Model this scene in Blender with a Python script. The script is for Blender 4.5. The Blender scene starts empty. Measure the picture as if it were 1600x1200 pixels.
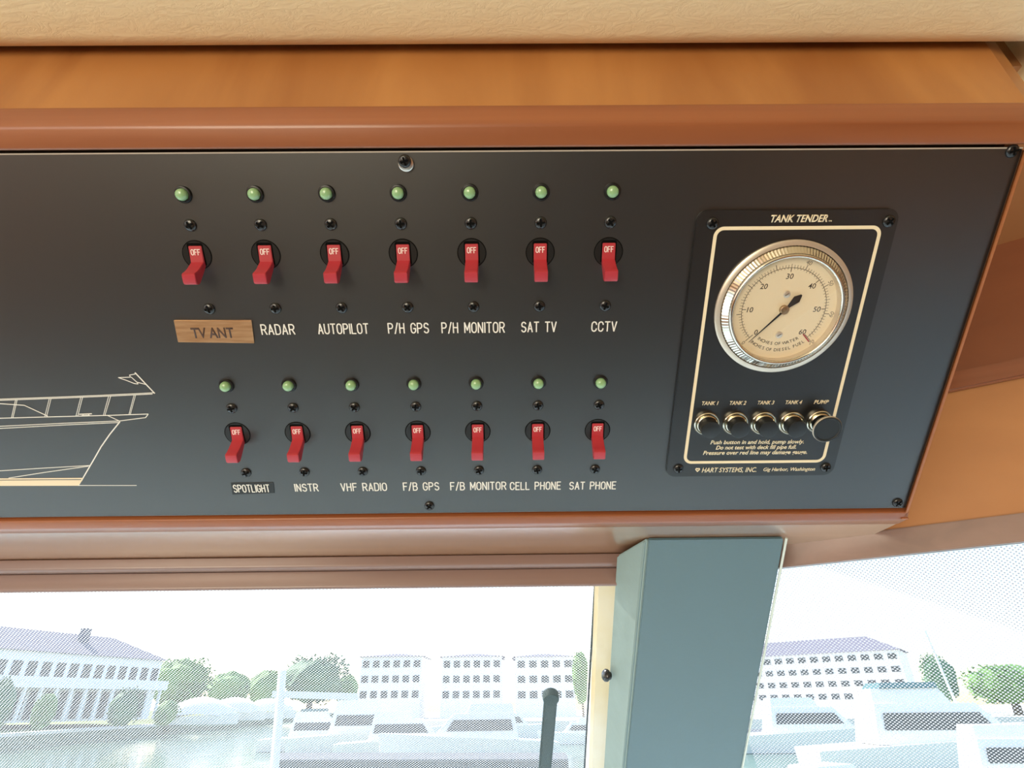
import bpy, bmesh, math, random
from mathutils import Vector, Matrix
random.seed(7)
C = bpy.context.scene.collection
SC = bpy.context.scene
PI = math.pi

# ------------------------------------------------------------------ camera
CAM = Vector((0.0, 0.0, 1.60))              # eye height above the cabin floor
TILT = math.radians(37.0)                   # the switch panel leans 37 degrees below horizontal
F = 900.0                                   # focal length in pixels of a 1600 px wide frame
AU = Vector((1, 0, 0))                      # along the panel
AV = Vector((0, math.cos(TILT), -math.sin(TILT)))   # down the panel
AN = Vector((0, -math.sin(TILT), -math.cos(TILT)))  # out of the panel
RC = ((0.99993, 0.00538, -0.01014), (-0.00902, 0.91438, -0.40475), (0.0071, 0.40482, 0.91437))
TC = Vector((-0.05531, -0.02502, 0.313))
def _row(i):
    return AU * RC[i][0] + AV * RC[i][1] - AN * RC[i][2]
CX, CY, CZ = _row(0), _row(1), _row(2)      # camera right, down, forward in the world
PO = CAM + CX * TC[0] + CY * TC[1] + CZ * TC[2]     # origin of the panel's own coordinates
cam = bpy.data.cameras.new('camera')
co = bpy.data.objects.new('camera', cam)
C.objects.link(co)
m = Matrix((( CX.x, -CY.x, -CZ.x, CAM.x), (CX.y, -CY.y, -CZ.y, CAM.y), (CX.z, -CY.z, -CZ.z, CAM.z), (0, 0, 0, 1)))
q = m.to_quaternion(); co.rotation_mode = 'QUATERNION'; co.rotation_quaternion = q; co.location = CAM
cam.sensor_width = 36; cam.lens = 36 * F / 1600
cam.clip_start = 0.01; cam.clip_end = 3000
SC.camera = co

# ------------------------------------------------------------------ light and exposure
SC.view_settings.view_transform = 'Standard'
SC.view_settings.look = 'None'
SC.view_settings.exposure = 0.9
SC.view_settings.gamma = 1.0
SC.view_settings.use_curve_mapping = False
wd = bpy.data.worlds.new('sky'); SC.world = wd; wd.use_nodes = True
wn = wd.node_tree; wn.nodes.clear()
wo = wn.nodes.new('ShaderNodeOutputWorld'); wb = wn.nodes.new('ShaderNodeBackground'); ws = wn.nodes.new('ShaderNodeTexSky')
ws.sky_type = 'NISHITA'; ws.sun_disc = False; ws.sun_elevation = math.radians(42); ws.sun_rotation = math.radians(-70)
ws.air_density = 1.2; ws.dust_density = 1.0
wb.inputs['Strength'].default_value = 0.23
wn.links.new(ws.outputs[0], wb.inputs[0]); wn.links.new(wb.outputs[0], wo.inputs[0])
def lamp(name, kind, energy, loc, direction, color=(1, 1, 1), **kw):
    d = bpy.data.lights.new(name, kind); d.energy = energy; d.color = color
    for k, v in kw.items(): setattr(d, k, v)
    o = bpy.data.objects.new(name, d); C.objects.link(o); o.location = loc
    o.rotation_mode = 'QUATERNION'; o.rotation_quaternion = Vector(direction).to_track_quat('-Z', 'Y')
    return o
lamp('sun', 'SUN', 3.4, (0, 0, 30), (0.62, -0.28, -0.73), (1.0, 0.95, 0.86), angle=0.01)
# added fill lamps out of view, standing in for daylight from aft and left
lamp('aft_fill', 'AREA', 29.0, (-0.95, -2.15, .80), (0.36, 1, 0.34), (1.0, 0.89, 0.68), shape='RECTANGLE', size=1.1, size_y=1.4)
lamp('side_fill', 'AREA', 4.0, (-1.55, -0.9, 1.35), (1, 0.35, 0.05), (0.95, 0.97, 1.0), shape='RECTANGLE', size=1.8, size_y=0.6)

# ------------------------------------------------------------------ helpers
def ray(px, py):
    return (CX * ((px - 800) / F) + CY * ((py - 600) / F) + CZ)
def uv(px, py, n=0.0):                      # panel coordinates (right, up) of a sight line met at height n
    d = ray(px, py); P0 = PO + AN * n
    t = (P0 - CAM).dot(AN) / d.dot(AN)
    P = CAM + d * t - PO
    return P.dot(AU), -P.dot(AV)
def onplane(px, py, p, nrm):
    d = ray(px, py); return CAM + d * ((Vector(p) - CAM).dot(Vector(nrm)) / d.dot(Vector(nrm)))
def at_y(px, py, Y): return onplane(px, py, (0, Y, 0), (0, 1, 0))
def at_z(px, py, Z): return onplane(px, py, (0, 0, Z), (0, 0, 1))
MP = Matrix(((AU.x, -AV.x, AN.x, PO.x), (AU.y, -AV.y, AN.y, PO.y), (AU.z, -AV.z, AN.z, PO.z), (0, 0, 0, 1)))
def pm(x, y, n=0.0, rot=0.0):               # placement on the panel: x right, y up, n out
    return MP @ Matrix.Translation((x, y, n)) @ Matrix.Rotation(rot, 4, 'Z')
def pw(x, y, n=0.0): return MP @ Vector((x, y, n))

def tag(o, label=None, cat=None, group=None, kind=None):
    if label: o['label'] = label
    if cat: o['category'] = cat
    if group: o['group'] = group
    if kind: o['kind'] = kind
    return o
def empty(name, mat=None, loc=None):
    o = bpy.data.objects.new(name, None); C.objects.link(o); o.empty_display_size = 0.01
    if mat is not None: o.matrix_world = mat
    if loc is not None: o.location = loc
    return o
def obj(name, bm, mat, parent=None, mw=None, smooth=None, recalc=True):
    if recalc: bmesh.ops.recalc_face_normals(bm, faces=bm.faces[:])
    me = bpy.data.meshes.new(name); bm.to_mesh(me); bm.free()
    for mm in (mat if isinstance(mat, (list, tuple)) else [mat]): me.materials.append(mm)
    if smooth is not None:
        me.polygons.foreach_set('use_smooth', [True] * len(me.polygons))
        try: me.set_sharp_from_angle(angle=math.radians(smooth))
        except Exception: pass
    o = bpy.data.objects.new(name, me); C.objects.link(o)
    if parent is not None: o.parent = parent
    if mw is not None:
        if parent is None: o.matrix_world = mw
        else: o.matrix_local = mw
    return o
def copy_tree(o, parent=None):
    c = o.copy(); C.objects.link(c)
    if parent is not None: c.parent = parent
    for ch in list(o.children): copy_tree(ch, c)
    return c
def loc_bm(bm, origin):                     # world-space shape into the frame of an Empty at origin
    bmesh.ops.translate(bm, verts=bm.verts[:], vec=-Vector(origin)); return bm

def add_box(bm, lo, hi):
    r = bmesh.ops.create_cube(bm, size=1.0)
    s = [hi[i] - lo[i] for i in range(3)]; c = [(hi[i] + lo[i]) / 2 for i in range(3)]
    for v in r['verts']: v.co = Vector((v.co.x * s[0] + c[0], v.co.y * s[1] + c[1], v.co.z * s[2] + c[2]))
    return r['verts']
def box(lo, hi, bev=0.0, seg=2):
    bm = bmesh.new(); add_box(bm, lo, hi)
    if bev: bmesh.ops.bevel(bm, geom=bm.edges[:], offset=bev, segments=seg, profile=0.5, affect='EDGES')
    return bm
def add_lathe(bm, prof, seg=32, cx=0, cy=0, cap0=True, cap1=True, shift=None):
    rings = []
    for (r, z) in prof:
        if r < 1e-7: rings.append([bm.verts.new((cx, cy, z))])
        else: rings.append([bm.verts.new((cx + r * math.cos(2 * PI * i / seg), cy + r * math.sin(2 * PI * i / seg), z)) for i in range(seg)])
    for a, b in zip(rings, rings[1:]):
        for i in range(seg):
            j = (i + 1) % seg
            if len(a) == 1 and len(b) == 1: continue
            if len(a) == 1: bm.faces.new((a[0], b[i], b[j]))
            elif len(b) == 1: bm.faces.new((a[i], b[0], a[j]))
            else: bm.faces.new((a[i], b[i], b[j], a[j]))
    if cap0 and len(rings[0]) > 1: bm.faces.new(rings[0][::-1])
    if cap1 and len(rings[-1]) > 1: bm.faces.new(rings[-1])
def lathe(prof, seg=32, **k):
    bm = bmesh.new(); add_lathe(bm, prof, seg, **k); return bm
def add_prism(bm, poly, z0, z1):
    a = [bm.verts.new((p[0], p[1], z0)) for p in poly]; b = [bm.verts.new((p[0], p[1], z1)) for p in poly]
    bm.faces.new(a[::-1]); bm.faces.new(b)
    n = len(poly)
    for i in range(n): bm.faces.new((a[i], a[(i + 1) % n], b[(i + 1) % n], b[i]))
def add_loft(bm, A, B):                     # closed solid between two same-length 3D outlines
    a = [bm.verts.new(p) for p in A]; b = [bm.verts.new(p) for p in B]
    bm.faces.new(a[::-1]); bm.faces.new(b); n = len(A)
    for i in range(n): bm.faces.new((a[i], a[(i + 1) % n], b[(i + 1) % n], b[i]))
def loft(A, B):
    bm = bmesh.new(); add_loft(bm, A, B); return bm
def xprism(prof, x0, x1, bev=0):            # (Y,Z) outline swept along X
    bm = loft([(x0, y, z) for y, z in prof], [(x1, y, z) for y, z in prof])
    if bev: 
        bmesh.ops.recalc_face_normals(bm, faces=bm.faces[:])
        bmesh.ops.bevel(bm, geom=bm.edges[:], offset=bev, segments=3, profile=0.5, affect='EDGES')
    return bm
def rrect(x0, y0, x1, y1, r, n=6):
    out = []
    for cx, cy, a in ((x1 - r, y1 - r, 0), (x0 + r, y1 - r, 90), (x0 + r, y0 + r, 180), (x1 - r, y0 + r, 270)):
        for i in range(n + 1):
            t = math.radians(a + 90 * i / n); out.append((cx + r * math.cos(t), cy + r * math.sin(t)))
    return out
def add_stroke(bm, pts, w, z0, z1, closed=False):    # flat engraved line of width w with mitred joints
    pts = [Vector((p[0], p[1])) for p in pts]; n = len(pts); L = []; R = []
    for i in range(n):
        if closed: a = pts[(i - 1) % n]; b = pts[(i + 1) % n]
        else: a = pts[max(i - 1, 0)]; b = pts[min(i + 1, n - 1)]
        d1 = (pts[i] - a); d2 = (b - pts[i])
        d1 = d1.normalized() if d1.length > 1e-9 else d2.normalized()
        d2 = d2.normalized() if d2.length > 1e-9 else d1
        n1 = Vector((-d1.y, d1.x)); n2 = Vector((-d2.y, d2.x)); mm = n1 + n2
        if mm.length < 0.35: mm = n1
        mm.normalize(); k = min(1.0 / max(mm.dot(n1), 0.5), 1.6) * w / 2
        p = pts[i]
        if not closed and i == 0: p = p - d2 * w * 0.3
        if not closed and i == n - 1: p = p + d1 * w * 0.3
        L.append(p + mm * k); R.append(p - mm * k)
    top = [(bm.verts.new((l.x, l.y, z1)), bm.verts.new((r.x, r.y, z1))) for l, r in zip(L, R)]
    bot = [(bm.verts.new((l.x, l.y, z0)), bm.verts.new((r.x, r.y, z0))) for l, r in zip(L, R)]
    m_ = n if closed else n - 1
    for i in range(m_):
        j = (i + 1) % n
        bm.faces.new((top[i][0], top[j][0], top[j][1], top[i][1]))
        bm.faces.new((bot[i][0], bot[i][1], bot[j][1], bot[j][0]))
        bm.faces.new((top[i][0], bot[i][0], bot[j][0], top[j][0]))
        bm.faces.new((top[i][1], top[j][1], bot[j][1], bot[i][1]))
def arc(cx, cy, rx, ry, a0, a1, n=7):
    return [(cx + rx * math.cos(math.radians(a0 + (a1 - a0) * i / n)), cy + ry * math.sin(math.radians(a0 + (a1 - a0) * i / n))) for i in range(n + 1)]

# engraver's alphabet: strokes in a box 0.56 wide and 1 high
GW = 0.56
_O = arc(.28, .70, .28, .30, 0, 180) + arc(.28, .30, .28, .30, 180, 360) + [(.56, .70)]
GLYPH = {
 'A': [[(0, 0), (.28, 1), (.56, 0)], [(.1, .32), (.46, .32)]],
 'B': [[(0, 0), (0, 1), (.3, 1)] + arc(.3, .77, .22, .23, 80, -80) + [(.3, .54), (0, .54)], [(.3, .54)] + arc(.3, .27, .26, .27, 80, -80) + [(.3, 0), (0, 0)]],
 'C': [arc(.28, .70, .28, .30, 5, 180) + arc(.28, .30, .28, .30, 180, 355)],
 'D': [[(0, 0), (0, 1), (.26, 1)] + arc(.26, .70, .30, .30, 80, 0, 4) + arc(.26, .30, .30, .30, 0, -80, 4) + [(.26, 0), (0, 0)]],
 'E': [[(.5, 1), (0, 1), (0, 0), (.5, 0)], [(0, .52), (.42, .52)]],
 'F': [[(.5, 1), (0, 1), (0, 0)], [(0, .52), (.42, .52)]],
 'G': [arc(.28, .70, .28, .30, 10, 180) + arc(.28, .30, .28, .30, 180, 345) + [(.56, .46), (.32, .46)]],
 'H': [[(0, 0), (0, 1)], [(.54, 0), (.54, 1)], [(0, .52), (.54, .52)]],
 'I': [[(.0, 0), (.0, 1)]],
 'L': [[(0, 1), (0, 0), (.48, 0)]],
 'M': [[(0, 0), (0, 1), (.32, .25), (.64, 1), (.64, 0)]],
 'N': [[(0, 0), (0, 1), (.54, 0), (.54, 1)]],
 'O': [_O],
 'P': [[(0, 0), (0, 1), (.3, 1)] + arc(.3, .74, .25, .26, 80, -80) + [(.3, .48), (0, .48)]],
 'R': [[(0, 0), (0, 1), (.3, 1)] + arc(.3, .74, .25, .26, 80, -80) + [(.3, .48), (0, .48)], [(.3, .48), (.56, 0)]],
 'S': [arc(.28, .75, .26, .25, 20, 230, 8) + [(.28, .52)] + arc(.28, .26, .27, .26, 60, -160, 8)],
 'T': [[(0, 1), (.56, 1)], [(.28, 1), (.28, 0)]],
 'U': [[(0, 1), (0, .3)] + arc(.28, .28, .28, .28, 180, 360) + [(.56, .3), (.56, 1)]],
 'V': [[(0, 1), (.28, 0), (.56, 1)]],
 '/': [[(0, -.05), (.36, 1.05)]],
}
def split_sharp(pts):
    out = [[pts[0]]]
    for i in range(1, len(pts)):
        out[-1].append(pts[i])
        if i < len(pts) - 1:
            a = Vector(pts[i]) - Vector(pts[i - 1]); b = Vector(pts[i + 1]) - Vector(pts[i])
            if a.length > 1e-9 and b.length > 1e-9 and a.angle(b) > 1.2: out.append([pts[i]])
    return out
def gw(ch): return {'I': 0.0, 'M': .64, '/': .36, ' ': .36, 'E': .5, 'F': .5, 'L': .48}.get(ch, GW)
def engraved(text, x0, x1, ybase, h, w, z0=0.0, z1=0.00012):
    gap = .26; tot = sum(gw(c) for c in text) + gap * (len(text) - 1)
    sx = (x1 - x0) / tot; bm = bmesh.new(); x = x0; k = 0
    for ch in text:
        for st in GLYPH.get(ch, []):
            for seg in split_sharp([(x + p[0] * sx, ybase + p[1] * h) for p in st]):
                add_stroke(bm, seg, w, z0, z1 + 4e-6 * (k % 6)); k += 1
        x += (gw(ch) + gap) * sx
    return bm
def add_text(bm, text, cx, cy, h, width=None, shear=0.0, weight=0.0, ext=0.0001, rot=0.0, z=0.0):
    """typeset words, cap height h, centred on (cx, cy)"""
    cu = bpy.data.curves.new('t', 'FONT'); cu.body = text; cu.size = 1.0; cu.align_x = 'LEFT'; cu.offset = weight; cu.shear = 0; cu.resolution_u = 3
    o = bpy.data.objects.new('t', cu); C.objects.link(o)
    me = bpy.data.meshes.new_from_object(o.evaluated_get(bpy.context.evaluated_depsgraph_get()))
    C.objects.unlink(o); bpy.data.objects.remove(o); bpy.data.curves.remove(cu)
    xs = [v.co.x for v in me.vertices]
    cap = 0.73; s = h / cap; x0, x1 = min(xs), max(xs)
    sx = s if width is None else width / ((x1 - x0))
    b2 = bmesh.new(); b2.from_mesh(me); bpy.data.meshes.remove(me)
    r = bmesh.ops.extrude_face_region(b2, geom=b2.faces[:])
    for g in r['geom']:
        if isinstance(g, bmesh.types.BMVert): g.co.z = 1.0
    for v in b2.verts:
        X = (v.co.x - (x0 + x1) / 2) * sx; Y = (v.co.y - cap / 2) * s; Z = v.co.z
        X += Y * shear
        v.co = Vector((cx + X * math.cos(rot) - Y * math.sin(rot), cy + X * math.sin(rot) + Y * math.cos(rot), z + Z * ext))
    me2 = bpy.data.meshes.new('t'); b2.to_mesh(me2); b2.free(); bm.from_mesh(me2); bpy.data.meshes.remove(me2)
def typeset(text, cx, cy, h, **k):
    bm = bmesh.new(); add_text(bm, text, cx, cy, h, **k); return bm

# ------------------------------------------------------------------ materials
def mat(name, color, rough=0.5, metal=0.0, spec=0.5, coat=0.0, coat_rough=0.1, **kw):
    m_ = bpy.data.materials.new(name); m_.use_nodes = True
    b = m_.node_tree.nodes['Principled BSDF']
    b.inputs['Base Color'].default_value = (*color, 1); b.inputs['Roughness'].default_value = rough
    b.inputs['Metallic'].default_value = metal; b.inputs['Specular IOR Level'].default_value = spec
    b.inputs['Coat Weight'].default_value = coat; b.inputs['Coat Roughness'].default_value = coat_rough
    for k, v in kw.items(): b.inputs[k].default_value = v
    return m_
def nd(m_, t, **kw):
    n = m_.node_tree.nodes.new(t)
    for k, v in kw.items(): setattr(n, k, v)
    return n
def lk(m_, a, b): m_.node_tree.links.new(a, b)
def bump(m_, scale, strength, dist=0.001, detail=4, kind='noise', stretch=(1, 1, 1), rough_var=0.0):
    b = m_.node_tree.nodes['Principled BSDF']
    tc = nd(m_, 'ShaderNodeTexCoord'); mp = nd(m_, 'ShaderNodeMapping'); mp.inputs['Scale'].default_value = stretch
    lk(m_, tc.outputs['Object'], mp.inputs['Vector'])
    n = nd(m_, 'ShaderNodeTexNoise') if kind == 'noise' else nd(m_, 'ShaderNodeTexVoronoi')
    n.inputs['Scale'].default_value = scale
    if kind == 'noise': n.inputs['Detail'].default_value = detail
    lk(m_, mp.outputs[0], n.inputs['Vector'])
    bp = nd(m_, 'ShaderNodeBump'); bp.inputs['Strength'].default_value = strength; bp.inputs['Distance'].default_value = dist
    lk(m_, n.outputs[0], bp.inputs['Height']); lk(m_, bp.outputs[0], b.inputs['Normal'])
    return m_
def colour_noise(m_, c1, c2, scale, stretch=(1, 1, 1), detail=5, lo=0.35, hi=0.65, rot=(0, 0, 0), distort=0.0):
    b = m_.node_tree.nodes['Principled BSDF']
    tc = nd(m_, 'ShaderNodeTexCoord'); mp = nd(m_, 'ShaderNodeMapping'); mp.inputs['Scale'].default_value = stretch; mp.inputs['Rotation'].default_value = rot
    n = nd(m_, 'ShaderNodeTexNoise'); n.inputs['Scale'].default_value = scale; n.inputs['Detail'].default_value = detail; n.inputs['Distortion'].default_value = distort
    r = nd(m_, 'ShaderNodeValToRGB'); r.color_ramp.elements[0].position = lo; r.color_ramp.elements[1].position = hi
    r.color_ramp.elements[0].color = (*c1, 1); r.color_ramp.elements[1].color = (*c2, 1)
    lk(m_, tc.outputs['Object'], mp.inputs['Vector']); lk(m_, mp.outputs[0], n.inputs['Vector']); lk(m_, n.outputs[0], r.inputs[0]); lk(m_, r.outputs[0], b.inputs['Base Color'])
    return m_
def wood(name, c1, c2, stretch, rot=(0, 0, 0), rough=0.35, coat=0.5, scale=9, distort=0.6, coat_rough=0.12):
    return colour_noise(mat(name, c1, rough, coat=coat, coat_rough=coat_rough), c1, c2, scale, stretch, 6, 0.3, 0.7, rot, distort)

M = {}
M['panel'] = bump(mat('black_laminate', (.0065, .0062, .0055), .35, spec=1.0, IOR=1.62), 900, .05, .0004)
M['panel_edge'] = mat('laminate_edge', (.55, .52, .46), .4)
M['plate'] = bump(mat('black_plate', (.0055, .0053, .005), .36, spec=.85), 900, .04, .0003)
M['engrave'] = mat('engraved_white', (.80, .76, .68), .6)
M['ivory'] = mat('printed_ivory', (.83, .70, .47), .6)
M['blackmetal'] = mat('black_screw', (.012, .012, .012), .22, spec=.6)
M['recess'] = mat('recess_black', (.002, .002, .002), .8, spec=.1)
M['bezel'] = mat('black_bezel', (.012, .012, .012), .3)
M['lens'] = mat('green_lens', (.27, .46, .22), .25, coat=.6, **{'Subsurface Weight': .3, 'Subsurface Radius': (.002, .002, .002), 'Subsurface Scale': .5})
M['red'] = bump(mat('red_plastic', (.43, .030, .042), .42), 600, .04, .0004)
M['white_print'] = mat('white_print', (.85, .70, .66), .6)
M['brass'] = colour_noise(mat('brushed_copper', (.6, .35, .18), .36, metal=.75), (.52, .28, .13), (.66, .40, .22), 60, (1, 10, 1))
M['brown_print'] = mat('brown_print', (.07, .03, .015), .6)
M['tape'] = mat('black_tape', (.010, .011, .012), .32)
M['steel'] = mat('steel', (.74, .68, .58), .16, metal=1.0)
M['satin_steel'] = bump(mat('satin_steel', (.72, .64, .53), .38, metal=.7), 800, .03, .0004)
M['silver'] = mat('silver_washer', (.75, .70, .62), .3, metal=1.0)
M['dial'] = mat('cream_dial', (.76, .64, .44), .5)
M['ink'] = mat('dial_ink', (.035, .025, .02), .6)
M['grey_ink'] = mat('dial_grey_ink', (.16, .13, .10), .6)
M['redline'] = mat('dial_red', (.32, .02, .03), .6)
M['needle'] = mat('black_needle', (.012, .012, .012), .4)
M['hub'] = mat('bronze_hub', (.36, .25, .15), .35, metal=.8)
M['ring'] = mat('brass_ring', (.66, .61, .49), .2, metal=1.0)
M['rubber'] = mat('black_button', (.012, .014, .015), .38)
M['wood_fascia'] = wood('cherry_fascia', (.30, .105, .024), (.49, .22, .062), (1.0, 2.0, .30), (0, math.radians(28), 0), scale=16, coat=.25, coat_rough=.25, rough=.45)
M['wood_rail'] = wood('cherry_rail', (.24, .070, .023), (.33, .108, .036), (.12, 3, 3), scale=22, coat=.35, coat_rough=.2, rough=.4)
M['wood_side'] = wood('cherry_side', (.30, .095, .030), (.38, .135, .045), (3, .3, .3), scale=22, coat=.3, coat_rough=.2, rough=.42)
M['wood_under'] = wood('varnished_underside', (.27, .13, .065), (.35, .175, .09), (.12, 2, 2), scale=20, coat=1.0, coat_rough=.16, rough=.3); M['wood_under'].node_tree.nodes['Principled BSDF'].inputs['Coat IOR'].default_value = 2.2
M['wood_head'] = wood('hazed_head_wood', (.21, .135, .118), (.27, .172, .148), (.12, 3, 3), scale=20, coat=.5, coat_rough=.25)  # mauve tone puts part of the window glare haze into the wood colour
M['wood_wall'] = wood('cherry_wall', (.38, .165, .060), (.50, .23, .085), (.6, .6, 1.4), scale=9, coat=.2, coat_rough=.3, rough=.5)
M['wood_shaded'] = wood('shaded_cherry_board', (.17, .050, .018), (.25, .080, .028), (.6, .6, 1.4), scale=9, coat=.2, coat_rough=.3, rough=.5)  # shade on the wall above the seam, darkened into the wood colour
M['wood_seam'] = wood('dark_seam_trim', (.20, .065, .028), (.27, .09, .04), (.2, .2, 3), scale=20, coat=.3)
M['vinyl'] = mat('cream_vinyl', (.88, .70, .42), .5)
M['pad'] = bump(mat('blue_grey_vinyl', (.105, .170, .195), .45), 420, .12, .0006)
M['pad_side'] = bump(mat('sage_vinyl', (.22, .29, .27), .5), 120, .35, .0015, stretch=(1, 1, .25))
M['piping'] = mat('pale_piping', (.62, .68, .62), .45)
M['gelcoat'] = mat('white_gelcoat', (.90, .89, .86), .3)
M['cream_post'] = colour_noise(mat('cream_post', (.75, .66, .45), .5), (.78, .66, .42), (.84, .80, .70), 9, (1, 1, 1))
M['dash'] = mat('pale_blue_grey_dash', (.66, .82, .86), .55)
M['teak'] = wood('cabin_sole', (.055, .035, .02), (.085, .055, .032), (.3, 3, 3), scale=12)
M['lining'] = mat('cream_lining', (.62, .50, .34), .7)
M['dark_lining'] = mat('dark_timber', (.10, .05, .025), .5)
# vinyl grain
_b = M['vinyl'].node_tree.nodes['Principled BSDF']
tc = nd(M['vinyl'], 'ShaderNodeTexCoord')
n1 = nd(M['vinyl'], 'ShaderNodeTexNoise'); n1.inputs['Scale'].default_value = 120; n1.inputs['Detail'].default_value = 6; n1.inputs['Distortion'].default_value = 1.5
n2 = nd(M['vinyl'], 'ShaderNodeTexVoronoi'); n2.feature = 'DISTANCE_TO_EDGE'; n2.inputs['Scale'].default_value = 85
mpv = nd(M['vinyl'], 'ShaderNodeMapping'); mpv.inputs['Rotation'].default_value = (0, 0, .5); mpv.inputs['Scale'].default_value = (.6, 1.5, 1)
mm_ = nd(M['vinyl'], 'ShaderNodeMath', operation='MINIMUM'); mm_.inputs[1].default_value = .06
md = nd(M['vinyl'], 'ShaderNodeMath', operation='MULTIPLY_ADD'); md.inputs[1].default_value = 3.0
bp = nd(M['vinyl'], 'ShaderNodeBump'); bp.inputs['Strength'].default_value = .24; bp.inputs['Distance'].default_value = .0022
ad = nd(M['vinyl'], 'ShaderNodeMixRGB'); ad.inputs[0].default_value = .03
lk(M['vinyl'], tc.outputs['Object'], mpv.inputs[0]); lk(M['vinyl'], mpv.outputs[0], ad.inputs[1]); lk(M['vinyl'], n1.outputs[1], ad.inputs[2])
lk(M['vinyl'], mpv.outputs[0], n1.inputs['Vector']); lk(M['vinyl'], ad.outputs[0], n2.inputs['Vector'])
lk(M['vinyl'], n2.outputs['Distance'], mm_.inputs[0]); lk(M['vinyl'], mm_.outputs[0], md.inputs[0]); lk(M['vinyl'], n1.outputs[0], md.inputs[2])
lk(M['vinyl'], md.outputs[0], bp.inputs['Height']); lk(M['vinyl'], bp.outputs[0], _b.inputs['Normal'])
# clear glass: see-through with a fresnel shine
def glass(name, ior=1.3, tint=(1, 1, 1)):
    m_ = bpy.data.materials.new(name); m_.use_nodes = True; nt = m_.node_tree; nt.nodes.clear()
    o = nd(m_, 'ShaderNodeOutputMaterial'); mx = nd(m_, 'ShaderNodeMixShader'); t = nd(m_, 'ShaderNodeBsdfTransparent'); g = nd(m_, 'ShaderNodeBsdfGlossy'); f = nd(m_, 'ShaderNodeFresnel')
    t.inputs[0].default_value = (*tint, 1); g.inputs['Roughness'].default_value = 0.02; f.inputs['IOR'].default_value = ior
    gm = nd(m_, 'ShaderNodeNewGeometry'); mr = nd(m_, 'ShaderNodeMapRange'); mr.inputs['To Min'].default_value = ior; mr.inputs['To Max'].default_value = 1 / ior
    lk(m_, gm.outputs['Backfacing'], mr.inputs['Value']); lk(m_, mr.outputs[0], f.inputs['IOR'])
    lk(m_, f.outputs[0], mx.inputs[0]); lk(m_, t.outputs[0], mx.inputs[1]); lk(m_, g.outputs[0], mx.inputs[2]); lk(m_, mx.outputs[0], o.inputs[0])
    return m_
M['glass'] = glass('window_glass', 1.25); M['crystal'] = glass('gauge_crystal', 1.35)
# woven sun screen: white translucent threads around small staggered holes
def screen_mat(name, pitch, thr):
    m_ = bpy.data.materials.new(name); m_.use_nodes = True; nt = m_.node_tree; nt.nodes.clear()
    o = nd(m_, 'ShaderNodeOutputMaterial'); mx = nd(m_, 'ShaderNodeMixShader'); t = nd(m_, 'ShaderNodeBsdfTransparent')
    tl = nd(m_, 'ShaderNodeBsdfTranslucent'); df = nd(m_, 'ShaderNodeBsdfDiffuse'); m2 = nd(m_, 'ShaderNodeMixShader')
    tl.inputs[0].default_value = (.50, .50, .51, 1); df.inputs[0].default_value = (.68, .68, .68, 1); m2.inputs[0].default_value = .35
    tc = nd(m_, 'ShaderNodeTexCoord'); sp = nd(m_, 'ShaderNodeSeparateXYZ'); lk(m_, tc.outputs['Object'], sp.inputs[0])
    cs = []
    for k in (0, 1):
        a = nd(m_, 'ShaderNodeMath', operation='MULTIPLY'); a.inputs[1].default_value = 2 * PI / pitch[k]
        c = nd(m_, 'ShaderNodeMath', operation='COSINE'); lk(m_, sp.outputs[k], a.inputs[0]); lk(m_, a.outputs[0], c.inputs[0]); cs.append(c)
    p = nd(m_, 'ShaderNodeMath', operation='MULTIPLY'); lk(m_, cs[0].outputs[0], p.inputs[0]); lk(m_, cs[1].outputs[0], p.inputs[1])
    g = nd(m_, 'ShaderNodeMath', operation='GREATER_THAN'); g.inputs[1].default_value = thr; lk(m_, p.outputs[0], g.inputs[0])
    lk(m_, tl.outputs[0], m2.inputs[1]); lk(m_, df.outputs[0], m2.inputs[2])
    lk(m_, g.outputs[0], mx.inputs[0]); lk(m_, m2.outputs[0], mx.inputs[1]); lk(m_, t.outputs[0], mx.inputs[2]); lk(m_, mx.outputs[0], o.inputs[0])
    return m_
M['screen'] = screen_mat('woven_screen', (.0030, .0030), -.18)

# ------------------------------------------------------------------ the overhead console
x_, y_t = uv(800, 235); y_b = uv(800, 801)[1]
x_pr = uv(1512, 500)[0]; X_R = 0.2510       # panel's right edge, console's right edge
X_L = -0.62
NF = 0.0020                                  # rails stand this proud of the panel
def pl(y, n): p = pw(0, y, n); return (p.y, p.z)
yr1 = uv(800, 195, NF)[1]
P1 = pl(y_t + .0014, NF); P2 = pl(yr1, NF); P3v = at_y(800, 163, P2[0] - .0030); P3 = (P3v.y, P3v.z)
FY = P3[0] + .0022
topv = at_y(800, 74, FY); ZC = topv.z - .0085
E0 = Vector((-.18, .30, 1.60)); cons = empty('overhead_console', loc=E0)
tag(cons, 'varnished cherry overhead console holding the black switch panel above the windows', 'console')
def cpart(name, bm, mt, smooth=None): return obj(name, loc_bm(bm, E0), mt, cons, smooth=smooth)
back = pl(y_t + .0014, -.014)
cpart('top_rail', xprism([P1, P2, P3, (P3[0] + .016, P3[1]), (back[0], back[1])], X_L, X_R + .001, .0011), M['wood_rail'], 40)
# fascia with a chamfered right end
bm = bmesh.new()
o2 = [(X_L, FY), (X_R - .0005, FY), (X_R + .0100, FY + .0035), (X_R + .0100, FY + .016), (X_L, FY + .016)]
add_loft(bm, [(x, y, P3[1] - .001) for x, y in o2], [(x, y, ZC + .03) for x, y in o2])
cpart('fascia_board', bm, M['wood_fascia'])
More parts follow.
